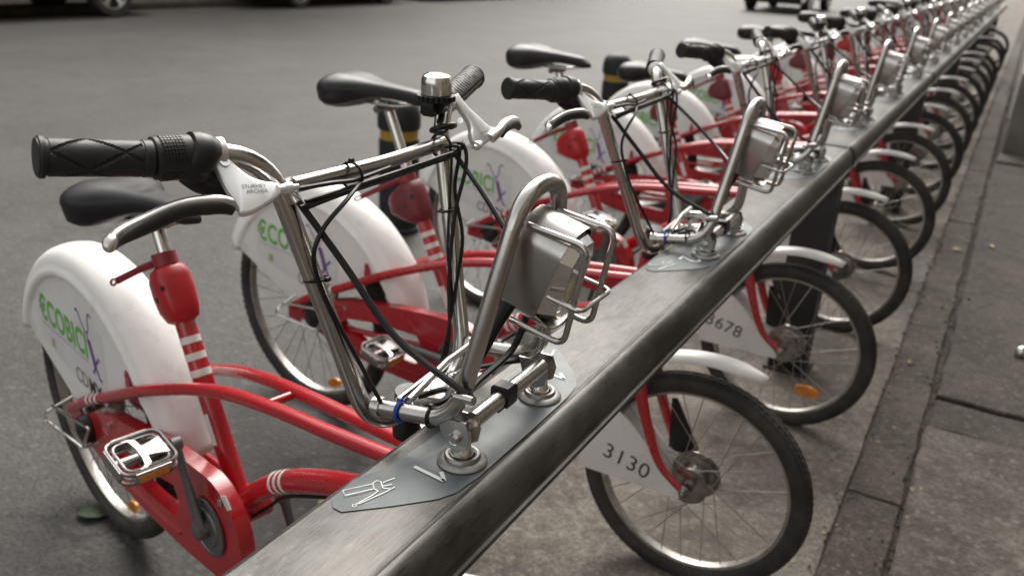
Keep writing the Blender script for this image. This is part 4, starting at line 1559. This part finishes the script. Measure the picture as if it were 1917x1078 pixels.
    for s in (-1, 1):
        mb = MB()
        arc = []
        for i in range(31):
            t = i / 30
            a = R(156) - R(122) * t
            arc.append((gc.x + .343 * math.cos(a), gc.z + .343 * math.sin(a)))
        low = [(-0.93, .512), (-1.10, .432), (-1.205, .372), (-1.262, .352), (-1.300, .352)]
        prism(mb, arc + low, lambda u, v, t: Vector((u, s * (.0502 + t), v)), 0, .002, 0)
        pan = rear(mb.obj('guard_panel', 'panel', angle=30))
        # printed decal
        yy = s * 0.0524
        def F(u, v, t, s=s, yy=yy):
            # u to the right as seen from that side, v up, baseline sloped a little
            cx_, cz_ = -1.272, 0.503
            sl = -0.055
            uu = u if s < 0 else -u
            return Vector((cx_ + uu, yy + s * .0006, cz_ + v + sl * u))
        def F0(u, v, t):
            q_ = F(u, v, t)
            q_.y = yy + s * .0001
            return q_
        mb = MB()
        vs = [F0(*p, 0) for p in ((-.165, -.060), (.02, -.092), (.165, -.092), (.185, -.060), (.185, .085), (.05, .085), (.04, .055), (-.165, .055))]
        mb.add(vs, [tuple(range(len(vs)))])
        sub(mb.obj('decal_film', 'film', angle=0), pan)
        tm = text_mesh('\u20acCOBICI', 0.062, lambda u, v, t: F(u * 1.02 - .026, v * 1.36 - .002, t), bold=0.0016, spacing=1.04)
        sub(tm.obj('lettering', 'green', angle=0), pan)
        tm = text_mesh('CD', 0.042, lambda u, v, t: F(u * 1.05 + .048, v * 1.2 - .088, t), bold=.0002)
        sub(tm.obj('lettering', 'greyink', angle=0), pan)
        tm = text_mesh('MX', 0.042, lambda u, v, t: F(u * 1.05 + .117, v * 1.2 - .088, t), bold=0.0012)
        sub(tm.obj('lettering', 'ink', angle=0), pan)
        mb = MB()
        ribbon(mb, [(.075, -.098), (.135, -.098)], .003, F)
        sub(mb.obj('small_print', 'greyink', angle=0), pan)
        mb = MB()
        for k in range(26):
            u0 = -.155 + k * .0098
            ribbon(mb, [(u0, -.0135), (u0 + random.choice([.0055, .007, .0085]), -.0135)], .0042, F)
        sub(mb.obj('small_print', 'lilac', angle=0), pan)
        mb = MB()
        ribbon(mb, [(-.110, -.050), (-.092, -.050)], .022, F)
        sub(mb.obj('crest_print', 'gold', angle=0), pan)
        # purple bicycle-like emblem: curled bars, body, legs
        mb = MB()
        c2 = lambda pts, n=5: [(p.x, p.y) for p in catmull([(a, b, 0) for a, b in pts], n)]
        ribbon(mb, c2([(.060, .092), (.066, .100), (.075, .096), (.084, .080), (.096, .066), (.108, .060)]), .0042, F)
        ribbon(mb, c2([(.108, .060), (.118, .068), (.121, .086), (.124, .104), (.133, .112), (.142, .107)]), .0042, F)
        ribbon(mb, c2([(.108, .060), (.112, .048), (.116, .038)]), .005, F)
        ribbon(mb, c2([(.114, .046), (.120, .030), (.128, .008), (.134, -.010)]), .017, F)
        ribbon(mb, c2([(.134, .002), (.146, .006), (.152, .016), (.158, .014)]), .0065, F)
        ribbon(mb, c2([(.134, -.006), (.128, -.018), (.122, -.026), (.116, -.026)]), .0075, F)
        ribbon(mb, c2([(.134, -.006), (.142, -.020), (.148, -.030), (.160, -.034)]), .0085, F)
        ribbon(mb, c2([(.112, .044), (.108, .040)]), .008, F)
        sub(mb.obj('emblem', 'purple', angle=0), pan)

    # ---------------- chain case, cranks, pedals
    mb = MB()
    yl = -0.082
    CC = Vector((-0.632, 0, 0.376))
    outer = []
    for k in range(19):
        a = R(86) - R(176) * k / 18
        outer.append((CC.x + .105 * math.cos(a), CC.z + .105 * math.sin(a)))
    low = [(-.75, .262), (-.90, .262), (-1.06, .276), (-1.15, .300), (-1.175, .335), (-1.16, .372), (-1.11, .402), (-1.02, .430), (-.90, .452), (-.80, .467), (-.71, .478)]
    HL, HR = (-1.055, .352), (-.742, .366)
    top_h = [HR, (-.765, .404), (-.90, .397), (-1.02, .376), HL]
    bot_h = [HL, (-1.04, .330), (-.88, .318), (-.765, .322), HR]
    up_arc = [p for p in outer if p[1] > .372]
    lo_arc = [p for p in outer if p[1] <= .372]
    seam_r = (CC.x + .105, .372)
    up_low = [p for p in low if p[1] > .350]
    lo_low = [p for p in low if p[1] <= .350]
    upper = up_arc[::-1] + []
    # anticlockwise outline of the upper arm: right seam, arc up, top edge to the rear, back along the opening
    upper = [seam_r] + up_arc[::-1] + up_low[::-1] + [(-1.170, .352)] + top_h[::-1]
    lower = [seam_r] + lo_arc + lo_low + [(-1.170, .352)] + bot_h
    for pl_ in (upper, lower):
        cl_ = [pl_[0]]
        for p in pl_[1:]:
            if (Vector(p) - Vector(cl_[-1])).length > .002:
                cl_.append(p)
        prism(mb, cl_, lambda u, v, t: Vector((u, t, v)), yl + .002, yl + .030, 0)
    bmc = mb
    case = rear(bmc.obj('chain_case', 'red', angle=30))
    mb = MB()
    prism(mb, [(-1.04, .300), (-.85, .291), (-.75, .297), (-.75, .292), (-.85, .285), (-1.04, .294)], lambda u, v, t: Vector((u, t, v)), yl - .002, yl + .003, .0)
    sub(mb.obj('case_rib', 'red'), case)
    mb = MB()
    lathe(mb, [(.056, 0), (.056, .004), (.050, .005), (.048, .003), (.038, .003), (.036, .006), (0, .006)], (CC.x, yl, CC.z), (0, -1, 0), 32)
    sub(mb.obj('chain_ring', 'darkgrey', angle=30), case)
    mb = MB()
    lathe(mb, [(.008, 0), (.008, .002), (.004, .003), (0, .002)], (-.582, yl + .001, .452), (0, -1, 0), 14)
    lathe(mb, [(.006, 0), (.006, .002), (0, .002)], (-1.03, yl + .001, .405), (0, -1, 0), 10)
    sub(mb.obj('case_screw', 'chrome'), case)
    mb = MB()
    prism(mb, [(-.578, .468), (-.562, .478), (-.545, .458), (-.556, .450)], lambda u, v, t: Vector((u, t, v)), yl + .002, yl - .0005)
    sub(mb.obj('case_tab', 'stripe'), case)
    ca = R(103)
    ped_c = {}
    for s in (-1, 1):
        d = Vector((math.cos(ca), 0, math.sin(ca))) * (1 if s < 0 else -1)
        y0 = s * .096 if s < 0 else .07
        y1 = s * .108 if s < 0 else .082
        a0 = Vector((CC.x, y0, CC.z))
        a1 = Vector((CC.x, y1, CC.z)) + d * .168
        mb = MB()
        tube(mb, [a0, a0 * .8 + a1 * .2, a0 * .5 + a1 * .5, a0 * .15 + a1 * .85, a1], [.0165, .0135, .0115, .0115, .0125], 14, flat=(.55, 1) if False else (1, .62))
        lathe(mb, [(.017, -.012), (.017, .010), (.010, .013), (0, .012)], a0, (0, s, 0), 18)
        lathe(mb, [(.0125, -.008), (.0125, .008), (0, .008)], a1, (0, s, 0), 16)
        crank = rear(mb.obj('crank_arm', 'darkgrey', angle=50))
        mb = MB()
        pc = a1 + Vector((0, s * .060, 0))
        ped_c[s] = pc.copy()
        tl = R(14)
        m3 = Matrix.Rotation(tl, 3, 'Y')
        pf = lambda u, v, t: pc + m3 @ Vector((u, v, t))
        for dz in (-.0095, .0095):
            fr_ = fillet([(-.042, -.046, 0), (.042, -.046, 0), (.042, .046, 0), (-.042, .046, 0)], .02, 6, closed=True)
            tube(mb, [pf(p.x, p.y, dz) for p in fr_], .0042, 8, closed=True, flat=(1.1, .7))
            fr2 = fillet([(-.034, -.037, 0), (.034, -.037, 0), (.034, .037, 0), (-.034, .037, 0)], .016, 6, closed=True)
            tube(mb, [pf(p.x, p.y, dz) for p in fr2], .0022, 6, closed=True)
            poly = [(-.037, -.020), (-.030, -.008), (-.012, -.005), (.012, -.005), (.030, -.008), (.037, -.020), (.037, -.006), (.030, .004), (.012, .007), (-.012, .007), (-.030, .004), (-.037, -.006)]
            prism(mb, poly, lambda u, v, t: pf(u, v, t + dz), -.002, .002, .0008)
            prism(mb, [(-.012, .004), (.012, .004), (.015, .018), (.022, .040), (-.022, .040), (-.015, .018)], lambda u, v, t: pf(u, v, t + dz), -.0022, .0022, .0008)
        for (u, v) in ((-.044, 0), (.044, 0)):
            prism(mb, [(-.003, -.03), (.003, -.03), (.003, .03), (-.003, .03)], lambda a_, b_, t: pf(u + a_, v + b_, t), -.012, .012, .001)
        prism(mb, [(-.03, -.003), (.03, -.003), (.03, .003), (-.03, .003)], lambda a_, b_, t: pf(a_, .047 * s + b_, t), -.012, .012, .001)
        tube(mb, [pf(0, -.044, 0), pf(0, .044, 0)], .009, 12)
        ped = rear(mb.obj('pedal', 'pedal', angle=40))
        ped['side'] = s
        mb = MB()
        box(mb, pf(.0475, 0, 0), (.003, .05, .013), m3)
        sub(mb.obj('pedal_reflector', 'orange'), ped)
        mb = MB()
        box(mb, pf(-.0475, 0, 0), (.003, .05, .013), m3)
        sub(mb.obj('pedal_reflector', 'orange'), ped)
    # rear hub gear guard: a bent wire hoop on the near side
    mb = MB()
    g = [(-1.248, -.070, .378), (-1.265, -.125, .351), (-1.274, -.125, .328), (-1.12, -.108, .320), (-1.10, -.068, .330)]
    tube(mb, fillet(g, [0, .010, .010, .012, 0], 5), .0034, 8)
    g = [(-1.262, -.112, .364), (-1.065, -.108, .392), (-1.082, -.110, .366), (-1.118, -.107, .325)]
    tube(mb, fillet(g, [0, .010, .010, 0], 5), .0034, 8)
    rear(mb.obj('wire_guard', 'chrome'))
    mb = MB()
    lathe(mb, [(0, -.008), (.010, -.006), (.030, .0), (.034, .016), (0, .016)], (-1.15, -.098, .345), (0, 1, 0), 20)
    rear(mb.obj('gear_cover', 'blackplastic'))
    # brake drum arm on the rear left, centre stand
    mb = MB()
    tube(mb, [(-.70, .03, .325), (-.76, .05, .20), (-.80, .075, .10)], .008, 8)
    rear(mb.obj('side_stand', 'darkgrey'))
    return root, FL, Rr, S

root0, F0_, R0_, S0_ = build_bike()

def place_rear(o, a, dz=0.0, yaw=0.0, crank=0.0, pitch=0.0):
    if dz:
        sh = Vector((dz * -0.45, 0, dz))
    else:
        sh = Vector((0, 0, 0))
    rot = Matrix.Rotation(a, 4, 'Z')
    m = Matrix.Translation(PIV) @ rot @ Matrix.Translation(-PIV) @ Matrix.Translation(sh)
    if yaw:
        pv = Vector((-0.93, 0, 0.93))
        m = m @ Matrix.Translation(pv) @ Matrix.Rotation(yaw, 4, 'Z') @ Matrix.Rotation(-pitch, 4, 'Y') @ Matrix.Translation(-pv)
    if crank:
        cc = Vector((-0.632, 0, 0.376))
        q = Matrix.Rotation(crank, 4, 'Y')
        if 'side' in o.keys():
            d = Vector((math.cos(R(103)), 0, math.sin(R(103)))) * .168 * (-o['side'])
            m = m @ Matrix.Translation(q.to_3x3() @ d - d)
        else:
            m = m @ Matrix.Translation(cc) @ q @ Matrix.Translation(-cc)
    o.location = m.to_translation()
    o.rotation_euler = m.to_euler()

ANG = [-.236, -.115, -.20, -.22, -.17, -.30, -.18, -.24, -.13, -.2, -.27, -.16, -.22, -.19, -.25, -.15, -.2, -.23, -.18, -.2]
SEAT = [-.077, 0.03, .04, -.085, -.04, -.02, -.06, .0, -.09, -.03, -.05, .01, -.07, -.04, 0, -.08, -.03, -.05, 0, -.04]
CRANK = [0] + [R(v) for v in (-76, 20, 60, -30, 100, -50, 10, 80, -90, 30, -20, 120, 60, -60, 0, 40, -100, 20, 70)]
SYAW = [.13, .03] + [random.uniform(-.05, .08) for _ in range(18)]
HT = [.08, .085, .07, .09, .075]
HZ = [-.013, -.012, -.014, -.010]
NUM = {1: '3130', 2: '3678'}
words = ['first', 'second', 'third', 'fourth', 'fifth', 'sixth', 'seventh', 'eighth', 'ninth', 'tenth', 'eleventh', 'twelfth', 'thirteenth', 'fourteenth', 'fifteenth', 'sixteenth', 'seventeenth', 'eighteenth', 'nineteenth', 'twentieth']
LAB = {0: 'red and white share bicycle nearest the camera, low black saddle, docked in slot 1',
       1: 'red and white share bicycle numbered 3130 docked at slot 2, saddle raised high',
       2: 'red and white share bicycle with 678 on its front plate, docked third along the rail',
       3: 'red and white share bicycle with a low saddle, docked just behind the first rail joint'}
SMALL = {'bolt', 'screw', 'clamp_screw', 'zip_tie', 'blue_tie', 'cord_clamp', 'cord_eyelet', 'axle_nut', 'plastic_clip', 'screw_recess', 'case_screw', 'case_tab',
         'guard_lug', 'bell_badge', 'knurling', 'brake_hose', 'paper_label', 'saddle_rail', 'stay_rod', 'stem_plate', 'light_strip', 'crest_print', 'small_print', 'rubber_ring', 'dropout', 'barrel_adjuster', 'side_stand'}
oldred_mat = M['oldred']
def copy_part(o, parent):
    c = o.copy()
    col.objects.link(c)
    c.parent = parent
    return c
def wedge(m):
    # older style housing: a deep wedge whose rear wall leans away from the tube
    src = [o for o in R0_ if o.name.split('.')[0] == 'lock_housing'][0].data
    me = src.copy()
    me.materials[0] = M[m]
    sdv_ = Vector((-0.229, 0, 0.44)).normalized()
    base = Vector((-0.645, 0, 0.350))
    hc_ = base + sdv_ * ((0.735 - base.z) / sdv_.z)
    nr = Vector((-sdv_.z, 0, sdv_.x))
    for v in me.vertices:
        d = v.co - hc_
        t, u = d.dot(sdv_), d.dot(nr)
        if u > 0.004:
            k = 0.6 + 1.15 * max(0.0, min(1, (t + .050) / .045))
            v.co = v.co + nr * (u * (k - 1)) - sdv_ * (u * .18)
    return me
wedge_old, wedge_red = wedge('oldred'), wedge('redplastic')
bikes = []
NOBELL = {1, 2, 5, 8, 11, 14, 17}
kids = {o: [c for c in o.children] for o in F0_ + R0_ + S0_}
EMPTY = {13, 16, 18, 19}
for n in range(NB):
    if n in EMPTY:
        bikes.append(None)
        continue
    if n == 0:
        r = root0
        fs_, rs_, ss_ = F0_, R0_, S0_
    else:
        r = root0.copy()
        col.objects.link(r)
        fs_, rs_, ss_ = [], [], []
        for src, dst in ((F0_, fs_), (R0_, rs_), (S0_, ss_)):
            for o in src:
                base = o.name.split('.')[0]
                if n >= 5 and base in SMALL:
                    continue
                if base == 'bell' and n in NOBELL:
                    continue
                if base in ('plastic_clip',) and n == 0:
                    continue
                if base == 'blue_tie' and n != 1:
                    continue
                c = copy_part(o, r)
                dst.append(c)
                for ch in kids[o]:
                    if n >= 5 and ch.name.split('.')[0] in SMALL:
                        continue
                    copy_part(ch, c)
        for c in rs_:
            if c.name.split('.')[0] == 'lock_housing':
                c.data = wedge_old if n in (1, 3, 4, 6, 7, 9, 10, 12, 13, 15, 16, 18) else wedge_red
    r.location = (0.0, n * D, 0)
    r['label'] = LAB.get(n, 'red and white share bicycle docked %s along the rail counting from the camera' % words[n])
    r['category'] = 'bicycle'
    r['group'] = 'share bicycles docked along the steel rail'
    a = ANG[n]
    for o in rs_:
        place_rear(o, a, 0, 0, CRANK[n] if o.name.split('.')[0] in ('crank_arm', 'pedal') else 0)
    for o in ss_:
        place_rear(o, a, SEAT[n], SYAW[n] if o.name.split('.')[0] != 'seat_post' else 0, 0, (R(5) if n == 0 else R(1.0)) if o.name.split('.')[0] != 'seat_post' else 0)
    if n > 0:
        th_ = HT[n % len(HT)]
        pv = Vector((-0.014, 0, 0.85))
        m = Matrix.Translation(Vector((0, YC, HZ[n % len(HZ)])) + pv) @ Matrix.Rotation(-th_, 4, 'Y') @ Matrix.Translation(-pv)
        m2 = Matrix.Translation(Vector((0.006, YC, -.020)) + pv) @ Matrix.Rotation(-.02, 4, 'Y') @ Matrix.Translation(-pv)
        for o in fs_:
            if o.name.split('.')[0] in ('lamp_hoop', 'lamp_housing', 'lamp_guard', 'cable_shroud'):
                o.location = m2.to_translation()
                o.rotation_euler = m2.to_euler()
            elif o.name.split('.')[0] not in ('brake_arm', 'brake_disc', 'fork_blade', 'axle_nut', 'headset', 'fork_crown', 'wheel', 'front_mudguard', 'number_plate'):
                o.location = m.to_translation()
                o.rotation_euler = m.to_euler()
    bikes.append((r, fs_, rs_))
# numbers on the front plates
for n, txt in NUM.items():
    r, fs_, rs_ = bikes[n]
    pl = [o for o in fs_ if o.name.split('.')[0] == 'number_plate']
    o = pl[0]
    dirv = Vector((0.205, 0, -0.045)).normalized()
    upv = Vector((0.045, 0, 0.205)).normalized()
    org = Vector((-0.150, -0.0345 - 0.0029, 0.262)) + dirv * (-.040 if n == 2 else 0) + upv * (.006 if n == 2 else 0)
    if n == 2:
        rim_ = [o_ for o_ in fs_ if o_.name.split('.')[0] == 'wheel'][0]
        mb = MB()
        a_ = R(-56)
        pc = Vector((.158 * math.cos(a_), 0, .2623 + .158 * math.sin(a_)))
        tn = Vector((1, 0, -.05)).normalized()
        upr = Vector((.05, 0, 1)).normalized()
        prism(mb, [(.038 * math.cos(t), .019 * math.sin(t)) for t in [2 * PI * j / 20 for j in range(20)]], lambda u, v, t: pc + tn * u + upr * v + Vector((0, t, 0)), -.005, .005, .002)
        mb.obj('wheel_reflector', 'orange', rim_)
    tm = text_mesh(txt, 0.056, lambda u, v, t: org + dirv * u + upv * v, spacing=1.08)
    tm.obj('lettering', 'ink', o, angle=0)

# ------------------------------------------------------------------ bollards
def bollard(x, y, label):
    b = empty('bollard', (x, y, 0), label=label, category='bollard', group='bollards along the street side of the rack')
    mb = MB()
    lathe(mb, [(0, 0), (.108, 0), (.108, .02), (.099, .03), (.098, .462), (0, .462)], (0, 0, 0), (0, 0, 1), 28)
    mb.obj('body', 'bollard', b)
    mb = MB()
    lathe(mb, [(0, .0), (.092, .0), (.092, .048), (0, .048)], (0, 0, .4622), (0, 0, 1), 28)
    mb.obj('yellow_band', 'yellow', b)
    mb = MB()
    lathe(mb, [(0, 0), (.101, 0), (.104, .01), (.104, .07), (.097, .105), (.075, .132), (.04, .145), (0, .148)], (0, 0, .5105), (0, 0, 1), 28)
    mb.obj('cap', 'bollard', b, angle=60)
bollard(-2.085, 2.55, 'black plastic bollard with yellow band and domed cap behind the second saddle')
bollard(-2.12, 5.25, 'black bollard with yellow band, farther off behind the fourth bicycle')

# ------------------------------------------------------------------ leaves and litter
def leaf(x, y, s, rot, m, label, z=0.006):
    mb = MB()
    nl = 8
    vs = []
    for i in range(nl + 1):
        t = i / nl
        w = math.sin(PI * t) ** .8 * .30 * s
        xx = (t - .5) * s
        zz = z + .006 * math.sin(PI * t)
        for u in (-1, 0, 1):
            vs.append((xx, u * w, zz + (.004 if u else 0)))
    fs = [(i * 3 + k, i * 3 + k + 1, i * 3 + k + 4, i * 3 + k + 3) for i in range(nl) for k in range(2)]
    mb.add(vs, fs)
    o = mb.obj('fallen_leaf', m, label=label, category='leaf')
    o.location = (x, y, 0)
    o.rotation_euler = (0, 0, rot)
leaf(-1.30, 0.25, .085, R(25), 'leaf', 'dark green leaf lying on the asphalt beside the first rear wheel')
leaf(-0.86, .60, .05, R(80), 'dryleaf', 'dry yellow leaf on the road under the first bicycle')
leaf(0.37, 4.01, .05, R(20), 'dryleaf', 'yellow leaf on the kerb stone beside the third wheel', .02)
leaf(0.52, 4.19, .045, R(120), 'dryleaf', 'yellow leaf on the sidewalk slab right of the kerb', .022)
leaf(0.60, 7.9, .06, R(50), 'dryleaf', 'dry leaf beside the nearer planter foot', .022)
leaf(0.33, 2.4, .03, R(60), 'dryleaf', 'small pale leaf on the kerb near the third bicycle wheel', .02)
# small litter at the right edge
mb = MB()
lathe(mb, [(0, 0), (.016, 0), (.019, .012), (.017, .03), (.006, .042), (0, .043)], (0.672, 2.72, .021), (0.3, 0, 1), 16)
lit = mb.obj('bottle_top', 'alloy', label='small silver cap lying on the sidewalk at the right edge', category='litter')

# ------------------------------------------------------------------ cars
def car(loc, rz, m, label, L=4.3, group=None, wr=0.34, rel=0.0):
    c = empty('parked_car', loc, label=label, category='car')
    if group:
        c['group'] = group
    c.rotation_euler = (0, 0, rz)
    W = 0.86
    mb = MB()
    h = L / 2
    # side outline, x along the car
    low = [(-h, .34), (-h + .04, .26)]
    def arch(cx):
        return [(cx + (wr + .05) * math.cos(a), wr + (wr + .05) * math.sin(a)) for a in [PI - PI * k / 10 for k in range(11)]]
    base = [(-h, .34), (-h + .05, .24)] + arch(-h + .82) + [(h - .85 - wr - .08, .22)][:0] + arch(h - .86) + [(h - .05, .24), (h, .36), (h - .02, .62), (h - .18, .78), (h - 1.05, .92), (h - 1.15, .94), (-h + .35, 1.00), (-h + .06, .92), (-h, .6)]
    base = [(x, max(z, .22)) for x, z in base]
    def fnb(u, v, t):
        k = 1 - .10 * max(0, (v - .5)) / .5
        e = 1 - .10 * (abs(u) / h) ** 6
        return Vector((u, t * k * e, v))
    prism(mb, base, fnb, -W, W, .03)
    mb.obj('body', m, c, angle=35)
    mb = MB()
    cab = [(-h + .30, .98), (h - 1.12, .93), (h - 1.85, 1.40), (h - 2.2, 1.46), (-h + 1.1, 1.47), (-h + .62, 1.36)]
    fnc = lambda u, v, t: Vector((u, t * (1 - .30 * (v - .93) / .55), v))
    prism(mb, cab, fnc, -W * .90, W * .90, .03)
    mb.obj('cabin', m, c, angle=35)
    for s in (-1, 1):
        mb = MB()
        win = [(-h + .62, 1.02), (h - 1.32, .98), (h - 1.88, 1.33), (-h + .80, 1.36)]
        prism(mb, win, lambda u, v, t: Vector((u, s * (W * .90 * (1 - .30 * (v - .93) / .55) + t), v)), -.01, .006)
        mb.obj('side_window', 'glass', c, angle=0)
    mb = MB()
    vs = [(h - 1.16, -.66, .98), (h - 1.16, .66, .98), (h - 1.80, .56, 1.38), (h - 1.80, -.56, 1.38)]
    mb.add([(x + .02, y, z + .02) for x, y, z in vs], [(0, 1, 2, 3)])
    mb.obj('windscreen', 'glass', c, angle=0)
    mb = MB()
    box(mb, (h - .02, 0, .34), (.05, 1.3, .12), bev=.01)
    mb.obj('bumper_grille', 'blackplastic', c)
    for s in (-1, 1):
        mb = MB()
        box(mb, (h - .04, s * .62, .62), (.08, .28, .12), bev=.02)
        mb.obj('headlight', 'alloy', c)
        mb = MB()
        box(mb, (-h + .02, s * .64, .72), (.06, .22, .2), bev=.02)
        mb.obj('tail_light', 'reflector_red', c)
    mb = MB()
    box(mb, (h + .005, 0, .45), (.02, .34, .12), bev=.002)
    mb.obj('licence_plate', 'stripe', c)
    for cx in (-h + .82, h - .86):
        for s in (-1, 1):
            mb = MB()
            y = s * (W - .10)
            lathe(mb, [(wr - .11, -.10), (wr - .02, -.105), (wr, -.08), (wr, .08), (wr - .02, .105), (wr - .11, .10), (wr - .12, .05), (0, .05)], (cx, y, wr), (0, s, 0), 36)
            w_ = mb.obj('wheel', 'tyre', c)
            mb = MB()
            for k in range(5):
                a = 2 * PI * k / 5 + .3
                for da in (-.12, .12):
                    p0 = Vector((cx + .05 * math.cos(a), y + s * .085, wr + .05 * math.sin(a)))
                    p1 = Vector((cx + (wr - .12) * math.cos(a + da), y + s * .09, wr + (wr - .12) * math.sin(a + da)))
                    tube(mb, [p0, p1], .018, 8)
            torus(mb, (cx, y + s * .09, wr), (0, 1, 0), wr - .115, .014, 36, 6)
            lathe(mb, [(.06, 0), (.05, .015), (0, .018)], (cx, y + s * .085, wr), (0, s, 0), 16)
            mb.obj('rim', 'alloy', w_)
    return c
car((-12.95 + .3, 8.3 - 1.3 + .0, 0), R(90), 'carblack', 'black parked car at the far kerb, top left corner, alloy front wheel showing', 4.3, 'cars parked along the far kerb', wr=.36)
car((-12.65, 13.75, 0), R(-90), 'carblack', 'dark parked car at the far kerb right of the black one', 4.4, 'cars parked along the far kerb')
car((-12.65, 19.2, 0), R(-90), 'carsilver', 'grey parked car farther along the far kerb', 4.4, 'cars parked along the far kerb')
mc = car((-5.65, 25.9, 0), R(-90), 'carblack', 'dark car driving on the road towards the camera', 4.2)
mc.name = 'car'
